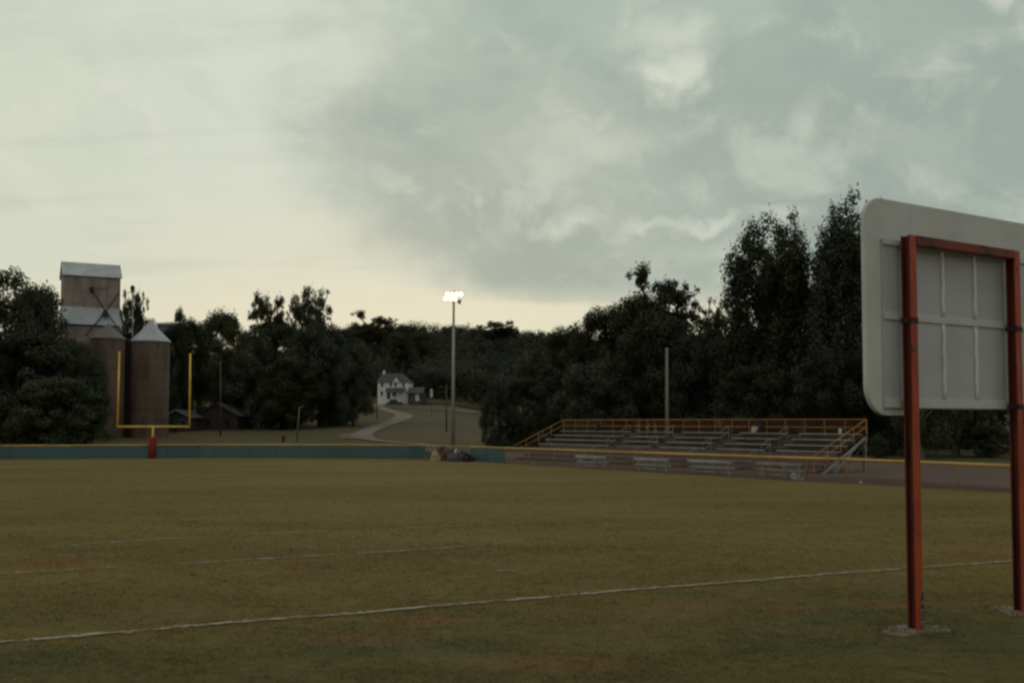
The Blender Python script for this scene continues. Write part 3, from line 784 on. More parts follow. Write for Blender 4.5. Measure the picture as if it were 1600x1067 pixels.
# ------------------------------------------------------------------ grain elevator
Ye = 158.0
cE = at(143, 668, Ye); Oe = Vector((cE.x, Ye, H(cE.x, Ye)))
TE = R(28); FE = Face(Oe, TE)
ev = thing('grain_elevator', 'tall brick grain elevator headhouse with grey metal roofs', 'grain elevator', Oe, TE)
xa, _ = FE.px(99, 460); xb, _ = FE.px(188, 460)
_, zE = FE.px(143, 431.5); _, zR = FE.px(143, 412.5, 3.0); _, zS = FE.px(143, 481); _, zL = FE.px(143, 508, -2.2)
DEP = 6.0
obj('upper_wall', MB().box(((xa+xb)/2, DEP/2, (zL-.6+zE)/2), (xb-xa, DEP, zE-zL+.6)).prism([(xa, 0, zE), (xa, DEP, zE), (xa, DEP/2, zR-.06)], (xb-xa, 0, 0)), 'brick', ev)
def slab(a, b, c, d, th):
    P = [Vector(p) for p in (a, b, c, d)]; nn = (P[1]-P[0]).cross(P[3]-P[0]).normalized()
    return MB().prism(P, nn*th)
e_ = .25
obj('roof', slab((xa-e_, -e_, zE-.12), (xb+e_, -e_, zE-.12), (xb+e_, DEP/2, zR), (xa-e_, DEP/2, zR), .1), 'metal_roof', ev)
obj('roof', slab((xb+e_, DEP+e_, zE-.12), (xa-e_, DEP+e_, zE-.12), (xa-e_, DEP/2+.01, zR), (xb+e_, DEP/2+.01, zR), .1), 'metal_roof', ev)
xa2, _ = FE.px(101, 508, -2.2); xb2, _ = FE.px(192, 509, -2.2)
obj('skirt_roof', slab((xa2-.2, -2.3, zL), (xb2+.2, -2.3, zL), (xb+.12, -.02, zS), (xa-.12, -.02, zS), .1), 'metal_roof', ev)
obj('skirt_roof', slab((xa2-.2, DEP+2, zL), (xa2-.2, -2.3, zL-.01), (xa-.02, -.02, zS), (xa-.02, DEP, zS), .1), 'dull_roof', ev)
obj('lower_wall', MB().box(((xa2+xb2)/2, 2, (zL-.2)/2), (xb2-xa2, 8.2, zL-.25)), 'brick', ev)
_, zh = FE.px(143, 452, -.4); xh, _ = FE.px(143, 452, -.4)
xj, zj = FE.px(165, 487, -1.5); x2, z2 = FE.px(187, 456, -.3)
xc1, zc1 = FE.px(134, 524, -4); xc2, zc2 = FE.px(191, 521, -4); xc3, zc3 = FE.px(197, 524, -4)
pj = Vector((xj, -1.5, zj)); ph_ = Vector((xh, -.4, zh))
sp = 'dark_iron'
obj('spout_head', MB().lathe(ph_, [(.1, -.6), (.3, -.1), (.3, .35), (.1, .4)], 10), sp, ev)
obj('distributor', MB().lathe(pj, [(.6, -.55), (.5, -.3), (.25, .3), (.1, .4)], 10), sp, ev)
for a, b_, r_ in ((ph_, pj, .10), (Vector((x2, -.3, z2)), pj, .10), (pj, Vector((xc1, -4, zc1)), .12), (pj, Vector((xc2, -4, zc2)), .10), (Vector((xb, -.6, zS-.3)), Vector((xc3, -4, zc3)), .16)):
    obj('spout', MB().tube([a, b_], r_, 8), sp, ev)
obj('outrigger', MB().bar(ph_+Vector((0, 0, .2)), ph_+Vector((2.3, .1, .3)), .09, .09), sp, ev)
# round tile silos, each a thing
def silo(cx, apex, eave, left, right, Y, label, roofmat):
    c = at(cx, 668, Y); b0 = Vector((c.x, Y, H(c.x, Y)-.2)); r = (at(right, 600, Y).x-at(left, 600, Y).x)/2*.985
    ze = at(cx, eave, Y-r).z-b0.z; za = at(cx, apex, Y).z-b0.z
    s = thing('silo', label, 'silo', b0, 0, 'silos beside the grain elevator')
    prof = [(r, 0), (r, ze)]
    obj('wall', MB().lathe((0, 0, 0), prof, 40), 'tile', s, smooth=False)
    obj('cone_roof', MB().lathe((0, 0, 0), [(r*.98, ze-.02), (r*1.07, ze-.12), (r*1.05, ze+.03), (r*.55, ze+(za-ze)*.47), (.22, za), (.18, za+.15)], 28), roofmat, s)
    m_ = MB()
    for k in range(1, 9):
        z = ze*k/9; m_.lathe((0, 0, z), [(r+.005, -.03), (r+.02, 0), (r+.005, .03)], 40, False)
    obj('steel_band', m_, 'dull_roof', s)
    return s, b0, r, ze
silo(165.5, 507.5, 527, 140, 193, 150, 'brick silo with stained cone roof below the headhouse', 'dull_roof')
s2, b2, r2_, ze2 = silo(233, 502, 531, 205, 263.5, 153, 'brick silo with bright metal cone roof right of the headhouse', 'metal_roof')
lg = at(198.5, 668, 152); lg.z = H(lg.x, 152)
lt = at(198.5, 528, 152)
leg_o = put('conveyor_leg', 'dark vertical conveyor shaft standing between the two silos', 'conveyor', MB().box((0, 0, (lt.z-lg.z)/2), (.95, .8, lt.z-lg.z)).bar((.75, -.4, 0), (.75, -.4, lt.z-lg.z), .14, .14), 'dark_iron', lg)
mt = at(208, 668, 157); mt.z = H(mt.x, 157); mtop = at(207, 449, 157)
an = thing('vent_pipe', 'thin pipe mast rising behind the right silo', 'mast', mt)
obj('pipe', MB().tube([mt, mtop], [.16, .09], 8), 'galv', an, True)
obj('pipe_head', MB().blob(mtop+Vector((0, 0, -.1)), (.32, .25, .4), 4, .3, 12, 8, False), 'dark_iron', an, True)
obj('stay', MB().tube([mtop+Vector((0, 0, -.5)), at(194, 462, 157)], .05, 6).tube([mtop+Vector((0, 0, -1)), at(229, 500, 157)], .035, 6), 'dark_iron', an, True)
# warehouse roof beyond the right silo
wb = at(262, 668, 185); wb.z = H(wb.x, 185); wt = at(262, 497.5, 185)
ws = thing('warehouse', 'pale flat-roofed warehouse barely showing behind the silos', 'warehouse', wb)
hw = wt.z-wb.z
obj('wall', MB().box((-.6, 4, hw/2-.5), (3.4, 8, hw-1.0)), 'grey_trim', ws); obj('roof', slab((-2.5, -.4, hw-1), (1.3, -.4, hw-1.0), (1.3, 8.4, hw+.1), (-2.5, 8.4, hw+.1), .12), 'metal_roof', ws)

# ------------------------------------------------------------------ houses
def window(parent, x, z, w, h, y=0.0, frame='white_paint', name='window'):
    m_ = MB().box((x, y-.03, z+h/2+.05), (w+.24, .10, .12)).box((x, y-.04, z-h/2-.05), (w+.3, .14, .1)).box((x-w/2-.06, y-.03, z), (.12, .10, h)).box((x+w/2+.06, y-.03, z), (.12, .10, h))
    f_ = obj(name, m_, frame, parent)
    obj('pane', MB().box((x, y-.005, z), (w, .03, h)), 'glass', f_)
    return f_
Yh = 330.0
ch = at(613, 628, Yh); Oh = Vector((ch.x, Yh, H(ch.x, Yh)))
TH2 = R(-6); FH = Face(Oh, TH2)
hs = thing('white_house', 'white two-storey house with grey roof on the hillside', 'house', Oh, TH2)
xl_, _ = FH.px(590, 610); xr_, _ = FH.px(637.5, 610)
ze = FH.px(613, 597.5)[1]; zr = FH.px(613, 583.5, 4)[1]
wd = xr_-xl_; dpt = 8.0
obj('wall', MB().box(((xl_+xr_)/2, dpt/2, ze/2-.5), (wd, dpt, ze+1)), 'white_paint', hs)
e_ = .4
xm = (xl_+xr_)/2
rf = MB(); hp = 3.0
A_ = [Vector((xl_-e_, -e_, ze)), Vector((xr_+e_, -e_, ze)), Vector((xr_+e_, dpt+e_, ze)), Vector((xl_-e_, dpt+e_, ze))]
r0, r1_ = Vector((xl_+.4, dpt/2, zr)), Vector((xr_-hp, dpt/2, zr))
rf.quad(A_[0], A_[1], r1_, r0).quad(A_[1], A_[2], r1_).quad(A_[2], A_[3], r0, r1_).quad(A_[3], A_[0], r0).quad(*reversed(A_))
ro = obj('roof', rf, 'roof_shingle', hs)
obj('chimney', MB().box((xl_+1.2, dpt/2, zr+.3), (.7, .7, 1.4)), 'white_paint', ro)
gx0, gx1 = FH.px(613, 597)[0], FH.px(626, 597)[0]; gzp = FH.px(619, 588.5)[1]
gd = obj('dormer', MB().prism([(gx0, -.5, ze+.05), (gx1, -.5, ze+.05), ((gx0+gx1)/2, -.5, gzp)], (0, 3.2, 0)), 'white_paint', ro)
gm = (gx0+gx1)/2
obj('dormer_roof', slab((gx0-.2, -.7, ze), (gm, -.7, gzp+.1), (gm, 3, gzp+.1), (gx0-.2, 3, ze), .1), 'roof_shingle', ro)
obj('dormer_roof', slab((gm, -.7, gzp+.1), (gx1+.2, -.7, ze), (gx1+.2, 3, ze), (gm, 3, gzp+.1), .1), 'roof_shingle', ro)
for cx, cy in ((597, 600.5), (610.5, 600.5), (618, 600.5), (630.5, 601), (596.5, 614.5)):
    x_, z_ = FH.px(cx, cy); window(hs, x_, z_, .8, 1.5)
pz = FH.px(613, 608.5, -1.8)[1]; px0, px1 = FH.px(604, 612)[0], FH.px(634, 612)[0]; pz2 = FH.px(613, 612, -1.8)[1]
pr_ = obj('porch_roof', slab((px0, -2.2, pz2-.1), (px1, -2.2, pz2-.1), (px1, -.01, pz+.55), (px0, -.01, pz+.55), .12), 'roof_shingle', hs)
for k in range(4):
    x_ = px0+.2+(px1-px0-.4)*k/3; obj('porch_post', MB().box((x_, -2.05, pz2/2-.3), (.16, .16, pz2+.2)), 'white_paint', hs)
obj('porch_floor', MB().box(((px0+px1)/2, -1.1, .1), (px1-px0, 2.1, .5)), 'grey_trim', hs)
x_, z_ = FH.px(615.5, 616); window(hs, x_, z_, 1.5, 1.3)
x_, z_ = FH.px(607, 617); obj('door', MB().box((x_, -.03, z_-.3), (.95, .06, 2.1)), 'dark_wall', hs)
# annex
ch2 = at(650, 628, Yh-2); O2 = Vector((ch2.x, Yh-2, H(ch2.x, Yh-2))); F2 = Face(O2, TH2)
ax = thing('garden_shed', 'low brown outbuilding with dark roof beside the white house', 'shed', O2, TH2)
a0, a1 = F2.px(638.5, 618)[0], F2.px(660.5, 618)[0]; azt = F2.px(650, 613.5)[1]; azr = F2.px(650, 605.5, 3)[1]
obj('wall', MB().box(((a0+a1)/2, 3, azt/2-.3), (a1-a0, 6, azt+.6)), 'brown_wall', ax)
obj('roof', slab((a0-.5, -1.2, azt-.25), (a1+.5, -1.2, azt-.25), (a1+.1, 3, azr), (a0-.3, 3, azr), .12), 'roof_shingle', ax)
obj('roof', slab((a1+.5, 7, azt-.1), (a0-.5, 7, azt-.1), (a0-.3, 3.01, azr), (a1+.1, 3.01, azr), .12), 'roof_shingle', ax)
x_, z_ = F2.px(652, 620.5); dr = obj('door', MB().box((x_, -.04, z_), (1.3, .08, 2.4)), 'white_paint', ax)
x_, z_ = F2.px(644, 619); window(ax, x_, z_, .8, 1.2, frame='grey_trim')
# vehicles
def car(label, loc, rz, mat, length=4.8, van=False):
    c = thing('parked_car', label, 'car', loc, rz)
    L, w = length, 1.8
    body = [(-L/2, 0, .35), (-L/2, 0, .85), (-L*.30, 0, .98), (L*.22, 0, .98), (L*.46, 0, .86), (L/2, 0, .7), (L/2, 0, .35)]
    obj('body', MB().prism([Vector(p)+Vector((0, -w/2, 0)) for p in body], (0, w, 0)), mat, c, bevel=.06)
    hb = 1.75 if van else 1.45
    cab = [(-L*.36, 0, .96), (-L*.27, 0, hb), (L*.07, 0, hb), (L*.23, 0, .96)]
    obj('window', MB().prism([Vector(p)+Vector((0, -w*.43, 0)) for p in cab], (0, w*.86, 0)), 'glass', c, bevel=.04)
    obj('car_roof', MB().box((-L*.1, 0, hb+.012), (L*.35, w*.84, .05)), mat, c, bevel=.02)
    for sx in (-L*.31, L*.31):
        for sy in (-1, 1):
            wh = obj('wheel', MB().tube([(sx, sy*w/2-.11*sy, .33), (sx, sy*w/2+.02*sy, .33)], .33, 16), 'black', c)
            obj('rim', MB().tube([(sx, sy*w/2, .33), (sx, sy*w/2+.03*sy, .33)], .19, 12), 'galv', wh)
    for sy in (-.6, .6): obj('headlight', MB().box((L/2+.0, sy, .68), (.06, .3, .12)), 'white_plain', c)
    return c
v = at(617, 629.5, 325); v.z = H(v.x, 325); car('dark car parked before the porch of the white house', v+Vector((0, 0, .02)), R(-4), 'car_dark', 5.0, True)
v = at(573, 640, 262); v.z = H(v.x, 262); car('pale car half hidden under the tree beside the road bend', v, R(12), 'car_pale', 5.0)
v = at(664, 629, 326); v.z = H(v.x, 326); car('small dark car parked at the end of the brown outbuilding', v, R(5), 'car_dark', 4.0)
# two dim cottages left of the big trees
def cottage(px0, px1, eave, ridge, base, Y, label, wallm, trim, seed):
    c = at((px0+px1)/2, base, Y); O = Vector((c.x, Y, H(c.x, Y))); Fc = Face(O, 0)
    h_ = thing('cottage', label, 'house', O, 0)
    x0, x1 = Fc.px(px0, 650)[0], Fc.px(px1, 650)[0]; z1_ = Fc.px(px0, eave)[1]; zr_ = Fc.px(px0, ridge)[1]; xm_ = (x0+x1)/2
    obj('wall', MB().box((xm_, 4, z1_/2-.3), (x1-x0, 8, z1_+.6)).prism([(x0, 0, z1_), (x1, 0, z1_), (xm_, 0, zr_-.1)], (0, 8, 0)), wallm, h_)
    for (p, q_) in (((x0-.5, z1_-.35), (xm_, zr_)), ((xm_, zr_), (x1+.5, z1_-.35))):
        rf_ = obj('roof', slab((p[0], -.5, p[1]), (q_[0], -.5, q_[1]), (q_[0], 8.5, q_[1]), (p[0], 8.5, p[1]), .12), 'roof_shingle', h_)
        obj('bargeboard', MB().bar((p[0], -.56, p[1]), (q_[0], -.56, q_[1]), .06, .24), trim, rf_)
    window(h_, xm_-.2*(x1-x0), z1_*.5, .9, 1.2, frame=trim); window(h_, xm_+.25*(x1-x0), z1_*.5, .9, 1.2, frame=trim)
    obj('door', MB().box((xm_+.02*(x1-x0), -.04, 1.0), (.95, .08, 2.0)), 'dark_wall', h_)
    return h_
cottage(255, 297, 650, 640.5, 666, 175, 'small dark gabled cottage with pale roof edge beside the right silo', 'dark_wall', 'grey_trim', 1)
cottage(305, 372, 648, 630, 667, 182, 'dim wide cottage behind the wooden utility pole', 'dark_wall', 'dark_wall', 2)
v = hit(314, 668); put('white_tank', 'small white tank standing on the grass by the dim cottages', 'tank', MB().lathe((0, 0, 0), [(.2, 0), (.24, .1), (.24, .9), (.14, 1.05)], 14), 'white_plain', Vector((v.x, 172, H(v.x, 172))), 0, True)

# ------------------------------------------------------------------ poles and small things on the slope
def upole(px, ytop, ybase, label, r=.14, mat='wood_pole', cross=False, lean=0, Y=None):
    b_ = hit(px, ybase) if Y is None else Vector((at(px, ybase, Y).x, Y, H(at(px, ybase, Y).x, Y)))
    t_ = at(px+lean, ytop, b_.y); o = thing('utility_pole', label, 'utility pole', b_)
    obj('shaft', MB().tube([b_-Vector((0, 0, .2)), t_], [r, r*.75], 10), mat, o, True, smooth=True)
    if cross:
        obj('crossarm', MB().bar(t_+Vector((-1.0, 0, -.5)), t_+Vector((1.0, 0, -.5)), .1, .12), mat, o, True)
        for k in (-.9, .9): obj('insulator', MB().lathe(t_+Vector((k, 0, -.44)), [(.06, 0), (.08, .08), (.04, .18)], 8), 'grey_trim', o, True)
    else:
        obj('pole_cap', MB().lathe(t_, [(r*.8, -.04), (r*.8, .03), (.02, .06)], 10), 'galv', o, True)
    return t_
ta = upole(344.5, 566, 681, 'dark wooden utility pole on the grass left of the big trees')
tb = upole(697.5, 600, 674, 'thin wooden utility pole just left of the stadium light pole', cross=True)
tc = upole(589, 617, 653, 'short dark utility pole beside the gravel road bend')
tl_ = upole(463, 636, 690, 'leaning pale pole with a lamp head on the grass slope', .09, 'pale_pole', lean=5)
lamp_parent = [o for o in COL.objects if o.get('label', '').startswith('leaning pale pole')][0]
obj('lamp_head', MB().bar(tl_, tl_+Vector((.5, 0, .12)), .16, .12), 'grey_trim', lamp_parent, True)
# wires
def wire(p, q, sag, label):
    P = [p.lerp(q, k/16)-Vector((0, 0, sag*4*(k/16)*(1-k/16))) for k in range(17)]
    o = obj('power_line', MB().tube(P, .03, 5), 'dark_iron'); return tag(o, label, 'wire')
wire(tb+Vector((-.9, 0, -.3)), tc+Vector((0, 0, -.2)), 2.0, 'thin power line strung between the short and thin wooden poles')
wire(tb+Vector((.9, 0, -.3)), at(708, 597, Yl), .2, 'thin power line running from the thin pole to the light pole')
# white sign on a post
sgb = hit(674, 653); sg = thing('road_sign', 'narrow white sign on a thin post beside the dirt path', 'sign', sgb)
t_ = at(674, 608, sgb.y)
obj('post', MB().tube([sgb, t_], .06, 8), 'wood_pole', sg, True)
zb = at(674, 621, sgb.y).z
obj('sign_board', MB().box(Vector((sgb.x, sgb.y-.1, (zb+t_.z)/2)), (.62, .05, t_.z-zb)), 'white_plain', sg, True, bevel=.02)
hb = hit(443, 690.5)
hy = thing('hydrant', 'rust red hydrant standing behind the teal wall', 'hydrant', hb)
obj('barrel', MB().lathe((0, 0, 0), [(.26, 0), (.26, .08), (.2, .1), (.2, .62), (.24, .64), (.24, .7), (.17, .84), (.05, .92)], 14), 'rust_barrel', hy, smooth=True)
for sx in (-1, 1): obj('outlet', MB().tube([(sx*.18, 0, .5), (sx*.32, 0, .5)], .08, 10), 'rust_barrel', hy)

# ------------------------------------------------------------------ trees
def tubes_mesh(branches, seg=7):
    m_ = MB()
    for pts, rad in branches: m_.tube(pts, rad, seg)
    return m_
def leaves(rg, centers, radii, counts, size, squash=.8, tri=False, zc=1.0):
    V = []
    C = np.repeat(centers, counts, 0); Rd = np.repeat(radii, counts)
    N = len(C)
    d = rg.normal(size=(N, 3)); d /= np.linalg.norm(d, axis=1)[:, None]
    r = rg.random(N)**.45
    P = C+d*(Rd*r)[:, None]*np.array([1, 1, squash])
    nrm = d*.9+rg.normal(size=(N, 3))*.38+np.array([0, 0, .30]); nrm /= np.linalg.norm(nrm, axis=1)[:, None]
    a = np.cross(nrm, rg.normal(size=(N, 3))); a /= np.linalg.norm(a, axis=1)[:, None]
    b = np.cross(nrm, a)
    zs = np.array([1, 1, zc]); a = a*zs; b = b*zs; nrm = nrm*zs
    s = size*(.55+.9*rg.random(N))
    if tri:
        vv = np.stack([P+a*s[:, None], P-a*s[:, None]*.6+b*s[:, None]*.8, P-a*s[:, None]*.6-b*s[:, None]*.8], 1)
        return vv.reshape(-1, 3)
    sag = nrm*(s*.25)[:, None]
    vv = np.stack([P+a*s[:, None]-sag, P+b*s[:, None]*.55, P-a*s[:, None]-sag, P-b*s[:, None]*.55], 1)
    return vv.reshape(-1, 3)
PROTO = {}
def make_proto(key, seed, kind, mat, n_leaf, lsize, barkm='bark'):
    """A tree 10 m tall and 10 m wide: crown leaves in clumps on limbs, returned as two meshes."""
    rg = np.random.default_rng(seed); Hh = 10.0
    cs, rs_, br = [], [], []
    if kind == 'broad':
        n = 62; lo = 1.2
        for k in range(n):
            t = rg.random()**.85; z = lo+(Hh*.93-lo)*t
            rad = 4.6*np.sqrt(max(0, 1-((t-.42)/.60)**2))*(.75+.25*rg.random())
            an = rg.random()*6.283; q = rad*(rg.random()**.4)
            cs.append((q*np.cos(an), q*np.sin(an), z)); rs_.append(.75+.75*rg.random())
        trunk_h = 5.5
    elif kind == 'mass':
        n = 80
        for k in range(n):
            t = rg.random(); z = .5+(Hh*.92-.5)*t
            rad = 4.7*np.sqrt(max(0, 1-max(0, (t-.35)/.68)**2))
            an = rg.random()*6.283; q = rad*(rg.random()**.35)
            cs.append((q*np.cos(an), q*np.sin(an), z)); rs_.append(.7+.8*rg.random())
        trunk_h = 4
    elif kind == 'poplar':
        lobes = [(-3.6, .4, 7.7), (-2.7, -.8, 9.0), (-1.6, .9, 9.4), (-.5, -.3, 9.2), (.6, .6, 9.35), (1.7, -.7, 9.3), (2.7, .3, 8.8), (3.6, 1.0, 8.0), (-.3, 1.8, 8.9), (-1.5, -1.9, 8.7), (1.2, -2.0, 8.6), (2.6, 2.0, 8.2), (4.1, .2, 6.2), (-4.2, -.3, 6.1)]
        for (lx, ly, lz) in lobes:
            lx += rg.normal()*.25; lz += rg.normal()*.15; m_ = 16
            for k in range(m_):
                t = k/(m_-1); z = 1.0+(lz-1.0)*t
                w = 1.0*np.sin(min(1, (1-t)*2.4+.55)*1.57)
                cs.append((lx*(.80+.28*np.sin(2.6*t+.3))+rg.normal()*.42*w, ly*(.7+.4*t)+rg.normal()*.42*w, z)); rs_.append((.26+.52*w)*(.65+.65*rg.random()))
        for k in range(120):
            t = rg.random(); an = rg.random()*6.283; q = 4.2*rg.random()**.6*(1-.22*t)
            cs.append((q*np.cos(an), q*np.sin(an), .6+7.6*t)); rs_.append(.6+.6*rg.random())
        trunk_h = 8
    elif kind == 'sparse':
        heads = [(3.3*np.cos(q)*(.25+.75*rg.random()), 3.3*np.sin(q)*(.25+.75*rg.random()), 4.8+4.2*rg.random(), .9+.9*rg.random()) for q in np.arange(21)*2.4]
        for (hx, hy, hz, hr) in heads:
            for k in range(13):
                d3 = rg.normal(size=3); d3 /= np.linalg.norm(d3); q = hr*rg.random()**.4
                cs.append((hx+d3[0]*q*1.25, hy+d3[1]*q*1.25, min(9.8, hz+d3[2]*q*.55))); rs_.append(.24+.42*rg.random())
        for k in range(26):
            t = rg.random(); an = rg.random()*6.283; q = 4.2*rg.random()**.6
            cs.append((q*np.cos(an), q*np.sin(an), 2+4.5*t)); rs_.append(.35+.5*rg.random())
        trunk_h = 6.5
    cs = np.array(cs); rs_ = np.array(rs_)
    trunk = [(0, 0, -.3)]; rad = [.42]
    for k in range(1, 7):
        z = trunk_h*k/6; trunk.append((.12*np.sin(k*1.7+seed), .12*np.cos(k*1.3+seed), z)); rad.append(.36*(1-k/7.2))
    br.append((trunk, rad))
    pick = rg.choice(len(cs), min(len(cs), 30 if kind != 'sparse' else 60), replace=False)
    for i in pick:
        c = Vector(cs[i]); z0 = max(.9, min(trunk_h*.97, c.z*(.35+.3*rg.random())))
        j = min(5, int(z0/trunk_h*6)); base = Vector(trunk[j]).lerp(Vector(trunk[j+1]), z0/trunk_h*6-j)
        midp = base.lerp(c, .5)+Vector((rg.normal()*.2, rg.normal()*.2, .15))
        r0 = {'sparse': .11, 'mass': .06}.get(kind, .10)
        br.append(([base, midp, c], [r0, r0*.6, r0*.2]))
        for _ in range(3):
            e = c+Vector(np.clip(rg.normal(size=3), -1.2, 1.2)*rs_[i]*.42); br.append(([midp.lerp(c, .6), e], [r0*.3, r0*.1]))
    w = rs_**2; cnt = np.maximum(8, (w/w.sum()*n_leaf).astype(int))
    zc = {'poplar': .46, 'sparse': .55}.get(kind, .75); V = leaves(rg, cs, rs_, cnt, lsize, .62 if kind == 'sparse' else (.8 if kind != 'poplar' else .62), False, zc)
    # loose sprays around the outline
    if kind in ('sparse', 'poplar', 'broad'):
        m_ = n_leaf//14
        idx = rg.integers(0, len(cs), m_); dd = rg.normal(size=(m_, 3)); dd /= np.linalg.norm(dd, axis=1)[:, None]; cc = cs[idx]+dd*(rs_[idx]*(.8+.3*rg.random(m_)))[:, None]
        V = np.concatenate([V, leaves(rg, cc, np.full(m_, .18), np.full(m_, 3), lsize*.8, .8, False, zc)])
    me = mesh_np(key+'_crown', V, np.arange(len(V)), 4); me.materials.append(M[mat])
    tm = bpy.data.meshes.new(key+'_trunk'); mbb = tubes_mesh(br); tm.from_pydata([tuple(v) for v in mbb.v], [], mbb.f); tm.update(); tm.materials.append(M[barkm])
    PROTO[key] = (me, tm)
make_proto('broad_a', 1, 'broad', 'leaf', 30000, .13); make_proto('broad_b', 2, 'broad', 'leaf_warm', 30000, .13); make_proto('broad_c', 3, 'broad', 'leaf_grey', 30000, .13)
make_proto('mass_a', 4, 'mass', 'leaf', 32000, .13); make_proto('mass_b', 5, 'mass', 'leaf_grey', 32000, .13)
make_proto('poplar_a', 6, 'poplar', 'leaf', 60000, .135); make_proto('poplar_b', 16, 'poplar', 'leaf_grey', 60000, .135)
make_proto('sparse_a', 8, 'sparse', 'leaf_warm', 17000, .135); make_proto('sparse_b', 9, 'sparse', 'leaf', 17000, .135)
make_proto('pale_a', 11, 'broad', 'leaf', 30000, .13, 'pale_bark')
def tree(key, px, ptop, wpx, Y, label, rot=None, name='tree', sink=0.0, depth=None, group='trees around the field'):
    x = at(px, 650, Y).x; z0 = H(x, Y)-sink; top = at(px, ptop, Y).z
    hgt = top-z0; wdt = wpx*Y/F_PX
    cm, tm = PROTO[key]
    r = thing(name, label, 'shrub' if name == 'shrub' else 'tree', (x, Y, z0), rnd.uniform(0, 6.28) if rot is None else R(rot), group)
    d_ = wdt if depth is None else depth
    r.scale = (wdt/10, d_/10, hgt/10*1.03)
    a = bpy.data.objects.new('crown', cm); COL.objects.link(a); a.parent = r
    b_ = bpy.data.objects.new('trunk', tm); COL.objects.link(b_); b_.parent = r
    return r
#     proto      px   top  width Y   label
T = [
 ('broad_a',   8, 416, 210, 140, 'tall dark tree at the left border of the photo, highest left of the elevator'),
 ('mass_b', -100, 425, 200, 138, 'dark tree cut off by the left border, below the tallest left one'),
 ('broad_c',  50, 452, 100, 136, 'dark rounded tree touching the left side of the headhouse'),
 ('mass_a',   30, 520, 200, 128, 'wide dark bushy tree low at the left border'),
 ('mass_a',  104, 530, 96, 131, 'dark bushy tree covering the foot of the headhouse'),
 ('broad_c', 134, 556,  86, 127, 'low dark tree overlapping the stained silo'),
 ('mass_a',   92, 590, 150, 122, 'broad shrubby tree closest to the teal wall below the elevator'),
 ('sparse_b',203, 452,  62, 178, 'ragged tree rising between the headhouse and the right silo'),
 ('mass_b',  226, 496,  70, 178, 'dense low tree behind the bright cone roof of the right silo'),
 ('mass_a',  290, 500,  90, 186, 'dark bushy tree just right of the bright-roofed silo'),
 ('mass_a',  271, 506,  56, 180, 'dark tree filling the gap between the right silo and the small cottage'),
 ('mass_a',  280, 482,  34, 200, 'narrow pointed tree top poking up right of the silos'),
 ('broad_b', 345, 492, 110, 196, 'dark tree above the wooden utility pole and dim cottage'),
 ('mass_b',  392, 520, 100, 190, 'dense dark tree right of the wooden utility pole'),
 ('sparse_a',415, 449, 100, 215, 'tall open-crowned tree on the skyline, left one of a pair'),
 ('sparse_b',487, 449, 96, 215, 'tall ragged tree on the skyline, right one of a pair'),
 ('mass_a',  440, 505, 120, 198, 'dense dark tree below the pair of skyline trees'),
 ('mass_b',  500, 505, 130, 192, 'broad dark tree above the leaning pale pole'),
 ('broad_a', 528, 512, 112, 200, 'large dark tree left of the road bend'),
 ('broad_c', 552, 540, 76, 186, 'grey-green drooping tree with a short trunk beside the road'),
 ('broad_b', 455, 560, 120, 184, 'low dark tree behind the leaning pale pole'),
 ('sparse_a',585, 486, 110, 520, 'domed airy tree on the hill skyline above the white house'),
 ('broad_a', 640, 506, 90, 420, 'rounded hilltop tree above the annex roof'),
 ('sparse_a',780, 498, 84, 600, 'domed hilltop tree right of the stadium light'),
 ('mass_b', 776, 598, 58, 119, 'small rounded tree at the left end of the right-hand grove'),
 ('mass_a', 818, 590, 96, 124, 'dark rounded tree behind the left end of the bleachers'),
 ('mass_b',  842, 545, 110, 150, 'grey-green bushy tree behind the rounded ones left of the bleachers'),
 ('mass_a',  885, 509, 110, 150, 'dark bushy tree behind the slanting left guard rail'),
 ('mass_a', 945, 478, 120, 140, 'big olive tree left of the open-crowned one behind the bleachers'),
 ('sparse_a',1034, 412, 180, 138, 'tall open-crowned tree with airy top behind the pale pole'),
 ('sparse_b',1100, 466, 100, 136, 'thin airy tree in the sky gap before the tall poplars'),
 ('broad_b', 1004, 466, 150, 141, 'olive rounded tree filling in below the tall open-crowned one'),
 ('mass_a', 1020, 492, 170, 126, 'massive dark tree straight behind the pale pole'),
 ('mass_b',  925, 565, 130, 122, 'grey-green bushy tree above the left bleacher rows'),
 ('broad_c',1100, 520, 130, 120, 'dense dark tree between the pale pole and the poplars'),
 ('poplar_a',1208, 336, 178, 116, 'tall dark poplar in full leaf behind the bleachers'),
 ('poplar_b',1338, 312, 186, 112, 'tallest poplar partly hidden by the scoreboard edge'),
 ('mass_b', 1222, 405, 150, 128, 'dense tree standing close behind the tall dark poplar'),
 ('mass_a', 1325, 395, 140, 126, 'dense tree standing close behind the tallest poplar'),
 ('mass_a', 1180, 570, 140, 106, 'dark bush-like tree at the foot of the tall poplar'),
 ('mass_b', 1285, 540, 130, 104, 'grey-green bushy tree above the right bleacher end'),
 ('mass_a', 1390, 520, 150, 102, 'dark dense tree behind the left scoreboard post'),
 ('pale_a', 1492, 470, 170, 98, 'wide dark tree with pale trunk showing below the scoreboard'),
 ('mass_b', 1455, 500, 150, 124, 'dense dark tree filling the view under the middle of the scoreboard'),
 ('mass_a', 1530, 500, 130, 128, 'dense dark tree seen under the scoreboard toward its right post'),
 ('broad_a',1600, 430, 150, 112, 'dark tree behind the right scoreboard post'),
 ('pale_a', 1440, 500, 110, 92, 'dark tree with low branches beside the left scoreboard post'),
]
for (key, px, ptop, wpx, Y, lab) in T:
    tree(key, px, ptop, wpx, Y, lab)
